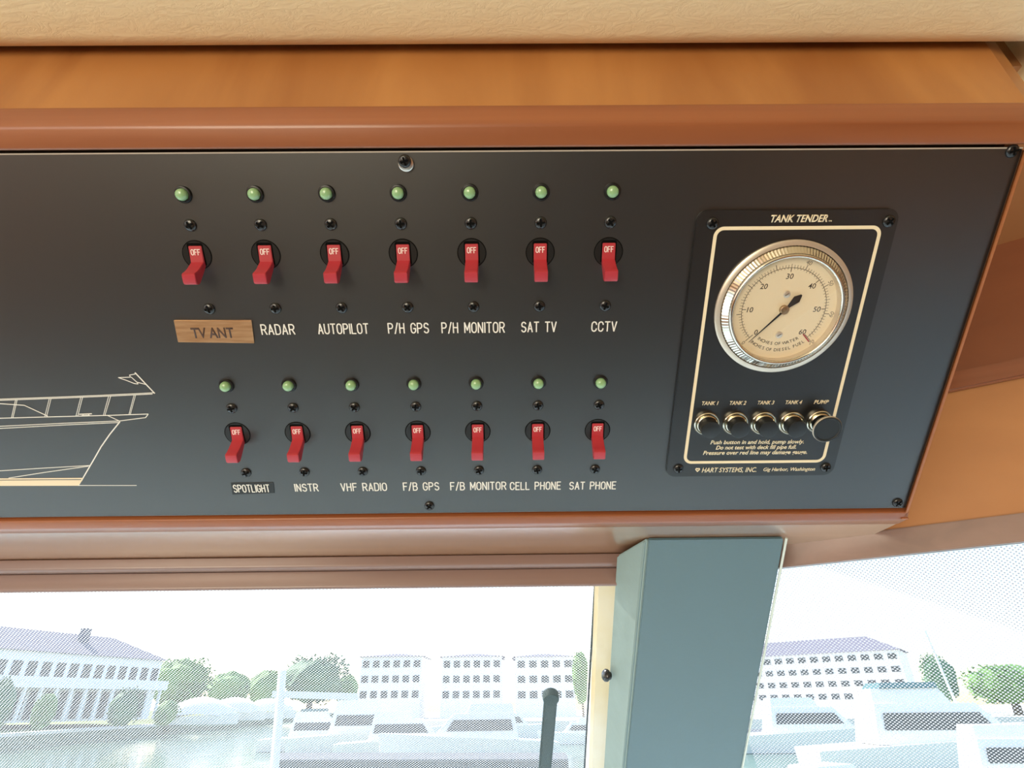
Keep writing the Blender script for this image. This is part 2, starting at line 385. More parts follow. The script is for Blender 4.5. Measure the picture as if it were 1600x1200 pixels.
# bottom rail and right-hand rail, in the plane of the panel
ybr = uv(800, 819, NF)[1]; ygap = y_b - .0012
P4 = pl(ygap, NF); P5 = pl(ybr, NF); P4b = pl(ygap, -.014); P5z = P5[1]
cpart('bottom_rail', xprism([P4, P5, (P5[0] + .010, P5z), P4b], X_L, X_R, .0009), M['wood_rail'], 40)
bm = bmesh.new()
XP = X_R - PO.x; xa, xb = x_pr + .0012, XP
pts = [(xa, NF), (xb - .003, NF), (xb, NF - .0025), (xb + .0006, -.014), (xa, -.014)]
add_loft(bm, [pw(x, yr1 - .0117, n) for x, n in pts], [pw(x, ybr + .001, n) for x, n in pts])
bmesh.ops.recalc_face_normals(bm, faces=bm.faces[:]); bmesh.ops.bevel(bm, geom=bm.edges[:], offset=.0007, segments=2, affect='EDGES')
cpart('side_rail', bm, M['wood_side'], 40)
cpart('backing_board', loft([pw(X_L, y_t + .0012, -.0125), pw(XP - .001, y_t + .0012, -.0125), pw(XP - .001, ygap, -.0125), pw(X_L, ygap, -.0125)],
      [pw(X_L, y_t + .0012, -.02), pw(XP - .001, y_t + .0012, -.02), pw(XP - .001, ygap, -.02), pw(X_L, ygap, -.02)]), M['dark_lining'])
ZU = P5z + .0006                            # underside of the console
RD = Vector((math.cos(math.radians(30)), -math.sin(math.radians(30)), 0)); RN = Vector((-.5, -math.cos(math.radians(30)), 0))   # right-hand window wall
RP = Vector((.13, .4695, 0))
YW = at_z(800, 869, ZU).y                   # where the underside meets the front window head
def rw(x): return RP.y - (x - RP.x) * math.tan(math.radians(30))
xq = RP.x + (RP.y - YW) / math.tan(math.radians(30))
und = [(X_L, P5[0] + .004), (X_R, P5[0] + .004), (X_R, rw(X_R) + .01), (xq, YW + .012), (X_L, YW + .012)]
bm = loft([(x, y, ZU) for x, y in und], [(x, y, ZU + .012) for x, y in und])
cpart('underside_board', bm, M['wood_under'])
endp = [(P3[0] + .004, P3[1]), (P5[0] + .006, ZU + .0006), (rw(X_R), ZU + .0006), (rw(X_R), ZC + .03), (P3[0] + .004, ZC + .03)]
cpart('end_panel', loft([(X_R - .006, y, z) for y, z in endp], [(X_R + .0008, y, z) for y, z in endp]), M['wood_side'])

# ------------------------------------------------------------------ instrument panel with its engraving
XPL = X_L
bm = bmesh.new(); add_prism(bm, [(XPL, y_b), (x_pr, y_b), (x_pr, y_t), (XPL, y_t)], -.0035, 0)
bmesh.ops.recalc_face_normals(bm, faces=bm.faces[:])
top_e = [e for e in bm.edges if all(abs(v.co.z) < 1e-9 for v in e.verts)]
r = bmesh.ops.bevel(bm, geom=top_e, offset=.0006, segments=1, affect='EDGES')
for f in bm.faces:
    nz = abs(f.normal.z)
    f.material_index = 1 if nz < .9 else 0
panel = obj('instrument_panel', bm, [M['panel'], M['panel_edge']], mw=MP)
tag(panel, 'long black switch panel with white engraved captions and a boat outline in cherry frame', 'control panel')

PITCH = .035; ROWX = [(-.105 + .035 * i) for i in range(7)]
ROW = {'A': .0752, 1: .0605, 2: .0173, 'B': -.0272, 3: -.0414, 4: -.0845}
SW1 = uv(628, 396)[1]; SW2 = uv(652, 675)[1]
TOPN = ['TV ANT', 'RADAR', 'AUTOPILOT', 'P/H GPS', 'P/H MONITOR', 'SAT TV', 'CCTV']
BOTN = ['SPOTLIGHT', 'INSTR', 'VHF RADIO', 'F/B GPS', 'F/B MONITOR', 'CELL PHONE', 'SAT PHONE']
CAPT = [('RADAR', 410, 461, 522.5, 507.5), ('AUTOPILOT', 498.5, 576, 521.5, 506.5), ('P/H GPS', 607.5, 670, 520.5, 505.5), ('P/H MONITOR', 691, 788, 520, 504.5),
        ('SAT TV', 815, 868.5, 518.5, 503.5), ('CCTV', 924.5, 962.5, 517.5, 503),
        ('INSTR', 462, 497.5, 767.5, 756.5), ('VHF RADIO', 534, 604.5, 767, 755.5), ('F/B GPS', 631, 686, 766, 754.5), ('F/B MONITOR', 704.5, 790.5, 765.5, 754),
        ('CELL PHONE', 797.5, 875.5, 765, 753.8), ('SAT PHONE', 890, 961.5, 764.5, 753.5)]
for t, a, b, yb, yt in CAPT:
    (xa, ya), (xb, _), (_, yt2) = uv(a, yb), uv(b, yb), uv(a, yt)
    o = obj('caption', engraved(t, xa, xb, ya, yt2 - ya, .00066), M['engrave'], panel)
    o['label'] = 'white engraved ' + t + ' caption'
# boat outline, traced in a 5x view of the panel's left part
def K(pts): return [uv(x / 5, 560 + y / 5) for x, y in pts]
LINES = [([(1208, 272), (1056, 112)], .8), ([(1056, 122), (1012, 130), (1020, 146), (926, 150), (990, 172), (1050, 196), (1078, 200), (1072, 186), (1136, 202)], .5), ([(1026, 146), (1072, 188)], .5),
 ([(1208, 268), (850, 285), (500, 300), (0, 318), (-500, 334)], .5), ([(1190, 278), (850, 294), (500, 309), (0, 327), (-500, 344)], .5),
 ([(1158, 434), (870, 444), (400, 456), (0, 467), (-500, 480)], .55), ([(1158, 436), (1138, 462), (936, 488)], .5), ([(842, 446), (936, 490)], .5),
 ([(936, 488), (500, 506), (0, 530), (-500, 552)], .5), ([(934, 500), (500, 520), (0, 547), (-500, 570)], .5),
 ([(936, 496), (860, 590), (790, 690), (740, 778), (706, 836), (650, 932), (612, 992)], .75),
 ([(706, 836), (350, 856), (0, 878), (-500, 902)], .5), ([(690, 842), (350, 890), (70, 934)], .5),
 ([(1066, 992), (612, 992)], .45), ([(-500, 346), (0, 353), (190, 366), (372, 450)], .55),
 ([(620, 436), (716, 432)], .7), ([(640, 446), (700, 444)], .5), ([(650, 436), (650, 446)], .4), ([(694, 434), (694, 444)], .4)]
for x1, x0, yt_, yb_ in ((1048, 1008, 284, 438), (1060, 1018, 284, 438), (850, 808, 292, 444), (866, 820, 292, 444), (632, 594, 302, 450), (646, 608, 302, 450), (386, 350, 312, 456), (400, 364, 312, 456), (122, 90, 324, 464), (134, 102, 324, 464), (-130, -160, 334, 472), (-142, -172, 334, 472)):
    LINES.append(([(x1, yt_), (x0, yb_)], .35))
bm = bmesh.new()
for k, (pts, w) in enumerate(LINES):
    for seg in split_sharp(K(pts)): add_stroke(bm, seg, w * .82 / 1000, 0, .00012 + 4e-6 * (k % 9))
obj('boat_outline', bm, M['engrave'], panel)['label'] = 'white engraved outline of a motor yacht bow'
bm = bmesh.new()
add_prism(bm, K([(612, 994), (646, 950), (0, 953), (-500, 955), (-500, 996)]), 0, .00014); add_prism(bm, K([(650, 943), (655, 933), (0, 937), (-500, 940), (-500, 948), (0, 947)]), 0, .00014)
obj('boot_stripe', bm, mat('boot_stripe_cream', (.80, .66, .46), .6), panel)['label'] = 'solid cream stripe along the engraved waterline'

# ------------------------------------------------------------------ screws
def make_screw(r=.0031, h=.0016):
    s = obj('screw', lathe([(r, 0), (r, h * .25), (r * .93, h * .55), (r * .72, h * .82), (r * .4, h * .97), (0, h)], 24, cap1=False), M['blackmetal'], smooth=50)
    bm = bmesh.new(); a, b = r * .64, r * .16
    cr = [(b, a), (-b, a), (-b, b), (-a, b), (-a, -b), (-b, -b), (-b, -a), (b, -a), (b, -b), (a, -b), (a, b), (b, b)]
    add_prism(bm, cr[::-1], h * .5, h * 1.02)
    obj('cross_recess', bm, M['recess'], s); return s
scr = make_screw(); used = []
def place(proto, mw, label, cat, group=None):
    o = proto if proto not in used else copy_tree(proto)
    used.append(proto) if proto not in used else None
    o.matrix_world = mw; tag(o, label, cat, group); return o
for j, (names, ra, rb) in enumerate(((TOPN, 1, 2), (BOTN, 3, 4))):
    for i, nm in enumerate(names):
        place(scr, pm(ROWX[i], ROW[ra], 0, random.uniform(0, 1.5)), 'small black cross-head screw between the %s switch and its green light' % nm, 'screw', 'switch mounting screws')
        place(scr, pm(ROWX[i], ROW[rb], 0, random.uniform(0, 1.5)), 'small black cross-head screw between the red %s switch and its name' % nm, 'screw', 'switch mounting screws')
for (px, py, lab) in ((1581, 236, 'black screw in the top right corner of the long switch panel'), (671, 790, 'black screw at the bottom edge of the switch panel below F/B GPS'), (1402, 785, 'black screw in the bottom right corner of the long switch panel')):
    place(scr, pm(*uv(px, py), 0, random.uniform(0, 1.5)), lab, 'screw', 'panel fixing screws')
ts = place(scr, pm(*uv(632, 252, .0026), .0018, .3), 'black screw over a silver washer at the top edge of the switch panel', 'screw', 'panel fixing screws')
bm = bmesh.new(); add_lathe(bm, [(.0036, 0), (.0036, .0014), (.0032, .0017), (0, .0017)], 24, 0, -.0012)
obj('washer', bm, M['silver'], ts, Matrix.Translation((0, 0, -.0018)), 40)['label'] = 'silver washer'

# ------------------------------------------------------------------ green indicator lights
def make_led():
    t = obj('indicator_light', lathe([(.0042, 0), (.0042, .0006), (.0038, .0013), (.0032, .0014), (.0031, .0006), (0, .0006)], 28), M['bezel'], smooth=40)
    obj('lens', lathe([(.0029, .0006), (.0029, .0022), (.0026, .0032), (.0018, .0038), (.0009, .0041), (0, .0042)], 24), M['lens'], t, smooth=60)
    return t
led = make_led()
for names, k in ((TOPN, 'A'), (BOTN, 'B')):
    for i, nm in enumerate(names):
        place(led, pm(ROWX[i], ROW[k]), 'round green indicator light in black ring above the %s switch' % nm, 'indicator light', 'green indicator lights')

# ------------------------------------------------------------------ red toggle switches
def make_switch():
    t = empty('toggle_switch')
    bm = bmesh.new(); n = 48; R = .0071; x0, x1, y0, y1 = -.0040, .0040, -.0052, .0060
    for z in (0.0, .0003):
        pass
    outer = []; inner = []
    for i in range(n):
        a = 2 * PI * i / n; c, s = math.cos(a), math.sin(a)
        outer.append((R * c, R * s))
        k = min((x1 / c if c > 1e-6 else (x0 / c if c < -1e-6 else 9)), (y1 / s if s > 1e-6 else (y0 / s if s < -1e-6 else 9)))
        inner.append((k * c, k * s))
    lo = [bm.verts.new((*p, 0)) for p in outer]; up = [bm.verts.new((p[0] * .975, p[1] * .975, .00032)) for p in outer]
    inn = [bm.verts.new((*p, .00032)) for p in inner]; il = [bm.verts.new((*p, 0)) for p in inner]
    for i in range(n):
        j = (i + 1) % n
        bm.faces.new((lo[i], lo[j], up[j], up[i])); bm.faces.new((up[i], up[j], inn[j], inn[i])); bm.faces.new((inn[i], inn[j], il[j], il[i]))
    obj('round_bezel', bm, M['bezel'], t, smooth=30)
    bm = box((x0, y0, 0), (x1, y1, .00012)); add_lathe(bm, [(.0071, 0), (.0071, .00006), (.0075, .00006), (.0075, 0)], 40, cap0=False, cap1=False)
    obj('slot', bm, M['recess'], t)
    prof = [(.0046, .00012), (.0046, .0004), (.0043, .0007), (-.0034, .0016), (-.0056, .0068), (-.0064, .0100), (-.0066, .0119), (-.0072, .0127), (-.0112, .0129), (-.0122, .0123), (-.0127, .0106), (-.0126, .0092), (-.0086, .0035), (-.0058, .00012)]
    hw = .0033
    bm = loft([(-hw, y, z) for y, z in prof], [(hw, y, z) for y, z in prof])
    bmesh.ops.recalc_face_normals(bm, faces=bm.faces[:])
    bmesh.ops.bevel(bm, geom=[e for e in bm.edges if all(abs(abs(v.co.x) - hw) < 1e-7 for v in e.verts) and abs(e.verts[0].co.x - e.verts[1].co.x) < 1e-7], offset=.00025, segments=2, affect='EDGES')
    lv = obj('lever', bm, M['red'], t, smooth=35)
    lx = engraved('OFF', -.0022, .0022, -.0012, .0027, .00042, 0, .00010)
    sl = math.atan2(.0016 - .0007, .0043 + .0034)
    obj('lettering', lx, M['white_print'], lv, Matrix.Translation((0, .0014, .00106)) @ Matrix.Rotation(-sl, 4, 'X'))['label'] = 'white OFF lettering'
    return t
sw = make_switch()
for names, yy in ((TOPN, SW1), (BOTN, SW2)):
    for i, nm in enumerate(names):
        place(sw, pm(ROWX[i], yy), 'red toggle switch set to OFF above the %s caption' % nm if nm not in ('TV ANT', 'SPOTLIGHT') else
              ('red toggle switch set to OFF above the copper TV ANT plate' if nm == 'TV ANT' else 'red toggle switch set to OFF above the black SPOTLIGHT tape label'), 'switch', 'red toggle switches')

# ------------------------------------------------------------------ stuck-on name labels
def quad_plate(name, pxs, n1, mt, bev=.0002):
    P = [uv(x, y, n1) for x, y in pxs]; cx = sum(p[0] for p in P) / 4; cy = sum(p[1] for p in P) / 4
    bm = bmesh.new(); add_prism(bm, [(p[0] - cx, p[1] - cy) for p in P][::-1], 0, n1)
    bmesh.ops.recalc_face_normals(bm, faces=bm.faces[:]); bmesh.ops.bevel(bm, geom=bm.edges[:], offset=bev, segments=1, affect='EDGES')
    return obj(name, bm, mt, mw=pm(cx, cy)), cx, cy
tp, cx, cy = quad_plate('name_plate', [(271, 500.5), (392.5, 501), (397, 536.5), (278, 535)], .0009, M['brass'])
tag(tp, 'copper coloured name plate with dark TV ANT lettering stuck on switch panel', 'name plate')
(xa, ya), (xb, _), (_, yt2) = uv(301, 528, .0009), uv(367, 528, .0009), uv(301, 511.5, .0009)
obj('lettering', typeset('TV ANT', (xa + xb) / 2 - cx, (ya + yt2) / 2 - cy, yt2 - ya, width=xb - xa, weight=.02, z=.0009), M['brown_print'], tp)['label'] = 'dark brown TV ANT lettering'
tp, cx, cy = quad_plate('tape_label', [(360.5, 755), (427, 754), (429, 770.5), (363, 773)], .0004, M['tape'], .0001)
tag(tp, 'black embossed tape label reading SPOTLIGHT on the switch panel', 'label')
(xa, ya), (xb, _), (_, yt2) = uv(366.5, 769, .0004), uv(422, 769, .0004), uv(366.5, 758, .0004)
bm = engraved('SPOTLIGHT', xa - cx, xb - cx, ya - cy, yt2 - ya, .00062, .0004, .00052)
obj('lettering', bm, M['engrave'], tp)['label'] = 'white SPOTLIGHT lettering'

# ------------------------------------------------------------------ tank gauge plate
PN = .0016
gx0 = uv(1056, 609, PN)[0]; gy1 = uv(1240, 327, PN)[1]; gy0 = uv(1180, 744, PN)[1]; gx1 = uv(1404, 345, PN)[0]
gcx, gcy = (gx0 + gx1) / 2, (gy0 + gy1) / 2
bm = bmesh.new(); add_prism(bm, rrect(gx0 - gcx, gy0 - gcy, gx1 - gcx, gy1 - gcy, .006), 0, PN)
bmesh.ops.recalc_face_normals(bm, faces=bm.faces[:]); bmesh.ops.bevel(bm, geom=[e for e in bm.edges if all(v.co.z > PN * .9 for v in e.verts)], offset=.0004, segments=2, affect='EDGES')
plate = obj('gauge_plate', bm, M['plate'], mw=pm(gcx, gcy), smooth=30)
tag(plate, 'black rounded tank gauge plate with cream border line on the switch panel', 'gauge plate')
def gp(px, py, n=PN):
    x, y = uv(px, py, n); return x - gcx, y - gcy
bx0 = gp(1118, 420)[0]; bx0 = (gp(1110.5, 420)[0] + gp(1086, 600)[0]) / 2; bx1 = (gp(1365, 400)[0] + gp(1316, 600)[0]) / 2
by1 = gp(1240, 356)[1]; by0 = gp(1180, 721.5)[1]
bm = bmesh.new(); add_stroke(bm, rrect(bx0, by0, bx1, by1, .0042, 7), .00175, PN, PN + .00014, True)
obj('border_line', bm, M['ivory'], plate)
def ptext(t, xl, xr, yb, yt, shear=.22, weight=0.0, mt='ivory', name='lettering'):
    (xa, ya), (xb, _), (_, y2) = gp(xl, yb), gp(xr, yb), gp(xl, yt)
    o = obj(name, typeset(t, (xa + xb) / 2, (ya + y2) / 2, y2 - ya, width=xb - xa, shear=shear, weight=weight, z=PN, ext=.00012), M[mt], plate)
    o['label'] = 'cream ' + t.rstrip('.') + ' lettering'; return o
o = ptext('TANK TENDER', 1203, 1293.5, 347, 335.5, .2, .028); o['label'] = 'cream italic plate title'
o = ptext('TM', 1294, 1299, 346.5, 344, .1, .0); o['label'] = 'tiny cream trade mark letters'
for t, a, b in (('TANK 1', 1096, 1121.5), ('TANK 2', 1139.5, 1165.5), ('TANK 3', 1183, 1209), ('TANK 4', 1226.5, 1252.5), ('PUMP', 1272, 1294)):
    ptext(t, a, b, 633 - (a - 1096) * .012, 627 - (a - 1096) * .012, .2, .02)
o = ptext('Push button in and hold, pump slowly.', 1110.5, 1256, 694, 687.8, .2, .02)
ptext('Do not test with deck fill pipe full.', 1119, 1244, 702.2, 696, .2, .02)
ptext('Pressure over red line may damage gauge.', 1099, 1261, 710.5, 704.3, .2, .02)
o = ptext('HART SYSTEMS, INC.', 1097, 1182, 738, 730.5, .15, .01); o['label'] = 'cream maker name lettering'
o = ptext('Gig Harbor, Washington', 1192.5, 1273, 736, 730.5, .2, .012)
hx, hy = gp(1090, 734); s = .0011
bm = bmesh.new()
hp = [(0, -1.0), (.75, -.2), (1.05, .35), (.85, .8), (.45, .9), (.1, .65), (0, .4), (-.1, .65), (-.45, .9), (-.85, .8), (-1.05, .35), (-.75, -.2)]
add_stroke(bm, [(hx + x * s, hy + y * s) for x, y in hp], .0006, PN, PN + .00012, True)
obj('emblem', bm, M['ivory'], plate)['label'] = 'small cream heart shaped emblem'
for px, py, w_, w2 in ((1113, 349, 'top left', 1), (1388.5, 345.5, 'top right', 0), (1060, 732, 'bottom left', 0), (1290, 730, 'bottom right', 1)):
    s_ = place(scr, pm(*uv(px, py, PN), PN, random.uniform(0, 1.5)), 'black screw in the %s corner of the tank gauge plate' % w_, 'screw', 'tank gauge plate screws')

# pressure gauge
gx, gy = uv(1224, 483, PN + .001)
gauge = empty('pressure_gauge', pm(gx, gy, PN))
tag(gauge, 'round steel rimmed pressure gauge with cream dial on the tank plate', 'gauge')
obj('flange', lathe([(.0363, 0), (.0363, .0010), (.0355, .0016), (.0336, .0018), (.0336, 0)], 96, cap0=False, cap1=False), M['satin_steel'], gauge, smooth=40)
bm = bmesh.new(); n = 240; rr = []
for i in range(n):                          # knurled sloping side of the bezel ring
    a = 2 * PI * i / n; k = .00028 if i % 2 else 0.0
    rr.append([bm.verts.new(((r_ - k) * math.cos(a), (r_ - k) * math.sin(a), z)) for r_, z in ((.0335, .0010), (.0331, .0020), (.0302, .0046))])
for i in range(n):
    j = (i + 1) % n
    for k in (0, 1): bm.faces.new((rr[i][k], rr[j][k], rr[j][k + 1], rr[i][k + 1]))
obj('knurled_ring', bm, M['steel'], gauge, smooth=15)
obj('bezel', lathe([(.0303, .0043), (.0300, .0052), (.0294, .0059), (.0288, .0060), (.0283, .0056), (.0280, .0046)], 128, cap0=False, cap1=False), M['steel'], gauge, smooth=60)
obj('inner_wall', lathe([(.0280, .0047), (.0278, .0030), (.0277, .0008)], 128, cap0=False, cap1=False), M['satin_steel'], gauge, smooth=60)
DZ = .0014
dial = obj('dial', lathe([(.0277, .0002), (.0277, DZ), (0, DZ)], 96), M['dial'], gauge, smooth=30)
def ang(v, full=60): return math.radians(225 - 270 * v / full)
Zp = DZ; zt = DZ + .00006
bm = bmesh.new(); RA = .0222
add_stroke(bm, [(RA * math.cos(ang(v)), RA * math.sin(ang(v))) for v in range(0, 61)], .00022, Zp, zt)
for v in range(0, 61):
    a = ang(v); r0 = RA - (.0021 if v % 10 == 0 else (.0011 if v % 5 == 0 else .0008)); w = .00034 if v % 10 == 0 else .00020
    add_stroke(bm, [(r0 * math.cos(a), r0 * math.sin(a)), (RA * math.cos(a), RA * math.sin(a))], w, Zp, zt)
for v in range(0, 71):
    a = ang(v, 70); r1 = RA + (.0026 if v % 10 == 0 else (.0019 if v % 5 == 0 else .0014)); w = .00030 if v % 10 == 0 else .00018
    add_stroke(bm, [(RA * math.cos(a), RA * math.sin(a)), (r1 * math.cos(a), r1 * math.sin(a))], w, Zp, zt)
obj('scale_marks', bm, M['ink'], dial)['label'] = 'dark scale arc with tick marks'
bm = bmesh.new()
for v in (0, 10, 20, 30, 40, 50, 60):
    a = ang(v); r_ = RA - .0044
    add_text(bm, str(v), r_ * math.cos(a), r_ * math.sin(a), .0029, shear=.12, weight=.006, z=Zp, ext=.00006)
obj('inner_numbers', bm, M['ink'], dial)['label'] = 'inner scale numbers 0 to 60'
bm = bmesh.new()
for v in (0, 40, 50, 60, 70):
    a = ang(v, 70); r_ = RA + .0040
    add_text(bm, str(v), r_ * math.cos(a), r_ * math.sin(a), .0023, shear=.1, z=Zp, ext=.00006, rot=(a - PI / 2 if v in (40, 50) else (a + PI / 2 - .3 if v == 60 else (.5 if v == 70 else -.5))))
obj('outer_numbers', bm, M['grey_ink'], dial)['label'] = 'outer scale numbers 0 to 70'
bm = bmesh.new()
def ring_text(t, r_, h, step):
    n_ = len(t); w_ = [(.55 if c == ' ' else (.45 if c == 'I' else 1.0)) for c in t]; tot = sum(w_); s_ = -tot / 2
    for c, w in zip(t, w_):
        a = -PI / 2 + (s_ + w / 2) * step / r_; s_ += w
        if c != ' ': add_text(bm, c, r_ * math.cos(a), r_ * math.sin(a), h, z=Zp, ext=.00006, rot=a + PI / 2, weight=.004)
ring_text('INCHES OF WATER', .0192, .0018, .00172); ring_text('INCHES OF DIESEL FUEL', .0228, .0018, .00168)
obj('lettering', bm, M['ink'], dial)['label'] = 'curved INCHES OF WATER and DIESEL FUEL lettering'
bm = bmesh.new(); a = ang(60.4)
add_stroke(bm, [((RA - .0028) * math.cos(a), (RA - .0028) * math.sin(a)), ((RA + .0026) * math.cos(a), (RA + .0026) * math.sin(a))], .0007, Zp, zt + .00002)
obj('red_line', bm, M['redline'], dial)
for (x, y) in ((.0000, .0082), (.0000, -.0142)):
    s_ = obj('dial_screw', lathe([(.0019, DZ), (.0019, DZ + .0004), (.0011, DZ + .0007), (0, DZ + .0007)], 18, cx=x, cy=y), M['satin_steel'], gauge, smooth=40)
    bm = bmesh.new(); add_stroke(bm, [(x - .0009, y - .0006), (x + .0009, y + .0006)], .0003, DZ + .0006, DZ + .00074); obj('slot', bm, M['ink'], s_)
a = ang(-.6); ux, uy = math.cos(a), math.sin(a); vx, vy = -uy, ux
def nl(l, w): return (ux * l + vx * w, uy * l + vy * w)
NZ = DZ + .0012
bm = bmesh.new(); add_prism(bm, [nl(.0242, .00008), nl(0, .0006), nl(-.0020, .00065), nl(-.0078, .0022), nl(-.0110, .0004), nl(-.0110, -.0004), nl(-.0078, -.0022), nl(-.0020, -.00065), nl(0, -.0006), nl(.0242, -.00008)], NZ, NZ + .0002)
obj('needle', bm, M['needle'], gauge)
obj('needle_hub', lathe([(.0024, DZ), (.0024, NZ + .0002), (.0020, NZ + .0006), (.0009, NZ + .0007), (.0007, NZ + .0011), (0, NZ + .0011)], 24), M['hub'], gauge, smooth=40)
obj('crystal', lathe([(.0281, .0047), (.0281, .0050), (0, .0050)], 64, cap0=True), M['crystal'], gauge)

# push buttons
def make_button(rc, hn, flange=False):
    t = empty('push_button')
    obj('ring', lathe([(.0073, 0), (.0073, .0014), (.0069, .0019), (.0064, .0019), (.0061, .0012), (.0058, .0024), (.0054, .0028), (.0050, .0026), (.0048, .0006), (0, .0006)], 48), M['ring'], t, smooth=30)
    if flange: pr = [(.0044, .0006), (.0044, hn - .0030), (rc * .9, hn - .0028), (rc, hn - .0020), (rc, hn - .0006), (rc * .95, hn), (rc * .86, hn), (rc * .82, hn - .0005), (0, hn - .0005)]
    else: pr = [(rc * .96, .0006), (rc * .96, hn - .002), (rc, hn - .0008), (rc * .96, hn - .0002), (rc * .85, hn), (0, hn)]
    obj('cap', lathe(pr, 48), M['rubber'], t, smooth=35)
    return t
bt = make_button(.0054, .0090)
for i, (px, py) in enumerate(((1103.3, 661), (1148, 660.5), (1191.5, 660), (1235.4, 660))):
    place(bt, pm(*uv(px, py, PN), PN), 'black push button in brass ring under the TANK %d caption' % (i + 1), 'push button', 'tank push buttons')
pb = make_button(.0079, .0108, True)
obj('edge_highlight', lathe([(.0079, .0088), (.00815, .0093), (.00815, .0101), (.0079, .0104)], 48, cap0=False, cap1=False), M['satin_steel'], pb, smooth=60)['label'] = 'pale highlight ring'  # pale ring added to imitate the highlight along the cap's edge
pb.name = 'pump_button'; pb.matrix_world = pm(*uv(1279, 658, PN), PN); tag(pb, 'larger black pump button with wide cap right of the four tank buttons', 'push button')

# ------------------------------------------------------------------ the wheelhouse
def struct(name, bm, mt, smooth=None): o = obj(name, bm, mt, smooth=smooth); o['kind'] = 'structure'; return o
# padded vinyl ceiling with a rolled front edge that also turns along the console's end
CXR, CXL, CYB = 1.05, -1.60, -2.30
cyf = FY - .0030; rad = .009
def ceiling_outline(ins):                   # plan of the headliner, inset
    out = [(CXL, CYB), (CXR, CYB), (CXR, .02)]
    cxe = X_R + .030 + ins
    out += [(cxe + .14, FY + .020), (cxe + .05, FY + .026), (cxe, FY + .024)]
    for i in range(7):
        t = math.radians(90 * i / 6); r0 = .012
        out.append((cxe - r0 + r0 * math.cos(t) , cyf - ins + .016 - .016 + (.012) * (1 - math.sin(t)) ))
    out += [(-.4, cyf - ins), (CXL, cyf - ins)]
    return out
bm = bmesh.new(); rings = []
for k in range(7):
    t = PI / 2 * k / 6
    ins = rad * (1 - math.sin(t)) if True else 0
    z = ZC + rad * (1 - math.cos(t))
    # k=0 is the flat underside, inset by the roll radius; k=6 the outer edge
    rings.append([bm.verts.new((x, y, z)) for x, y in ceiling_outline(rad * (1 - math.sin(t)))])
rings.append([bm.verts.new((x, y, ZC + .05)) for x, y in ceiling_outline(0)])
for a_, b_ in zip(rings, rings[1:]):
    n = len(a_)
    for i in range(n): bm.faces.new((a_[i], a_[(i + 1) % n], b_[(i + 1) % n], b_[i]))
bm.faces.new(rings[0]); bm.faces.new(rings[-1])
bmesh.ops.triangulate(bm, faces=[f for f in bm.faces if len(f.verts) > 4])
struct('ceiling', bm, M['vinyl'], 60)
struct('trim_10', loft([(X_R + .0105, FY + .014, ZC + .012), (1.04, FY + .0, ZC + .012), (1.04, .0, ZC + .012), (.98, .02, ZC + .012), (.30, rw(.30), ZC + .012), (X_R + .001, rw(X_R), ZC + .012)], [(X_R + .0105, FY + .014, ZC + .04), (1.04, FY, ZC + .04), (1.04, .0, ZC + .04), (.98, .02, ZC + .04), (.30, rw(.30), ZC + .04), (X_R + .001, rw(X_R), ZC + .04)]), M['wood_wall'])
# roof over everything
roof = [(-1.75, -2.4), (1.2, -2.4), (1.2, -.05), (.75, .20), (.20, .55), (-1.75, .55)]
struct('trim_9', loft([(x, y, ZC + .052) for x, y in roof], [(x, y, ZC + .10) for x, y in roof]), M['gelcoat'])
# front window head: moulding and valance
yv0, zv = YW, at_y(800, 917, YW).z
xv = xq - .004
zm = at_y(800, 886, YW - .006).z
struct('trim_1', xprism([(YW - .007, ZU - .0003), (YW - .007, zm + .002), (YW - .005, zm), (YW + .02, zm), (YW + .02, ZU - .0003)], CXL, xv, .0008), M['wood_head'], 40)
struct('trim_2', xprism([(YW, zm - .0002), (YW, zv + .0015), (YW + .0015, zv), (YW + .008, zv + .0022), (YW + .008, zm - .0002)], CXL, xv, .0006), M['wood_head'], 40)
# right-hand window wall, in a vertical plane turned 30 degrees
def rwp(x, off=0.0, z=0.0):
    p = Vector((x, rw(x), 0)) + RN * off; return Vector((p.x, p.y, z))
def rbar(x0, x1, z0, z1, o0, o1, bev=.0008):
    A = [rwp(x0, o0, z0), rwp(x0, o1, z0), rwp(x0, o1, z1), rwp(x0, o0, z1)]; B = [rwp(x1, o0, z0), rwp(x1, o1, z0), rwp(x1, o1, z1), rwp(x1, o0, z1)]
    bm = loft(A, B)
    if bev:
        bmesh.ops.recalc_face_normals(bm, faces=bm.faces[:]); bmesh.ops.bevel(bm, geom=bm.edges[:], offset=bev, segments=2, affect='EDGES')
    return bm
zr = CAM.z
ZV0, ZV1, ZS0, ZS1 = zr + .0845, ZU + .002, zr + .1905, zr + .2050
xr0 = xq - .002
struct('trim_3', rbar(xr0, 1.03, ZV0, ZV1, -.004, .004), M['wood_head'], 40)
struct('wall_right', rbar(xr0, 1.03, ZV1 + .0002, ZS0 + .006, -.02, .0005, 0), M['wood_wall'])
struct('trim_11', rbar(xr0, 1.03, ZS0 + .006, ZC + .05, -.02, .0005, 0), M['wood_shaded'])
struct('trim_4', rbar(X_R + .004, 1.03, ZS0, ZS1, .0007, .0045, .0015), M['wood_seam'], 40)
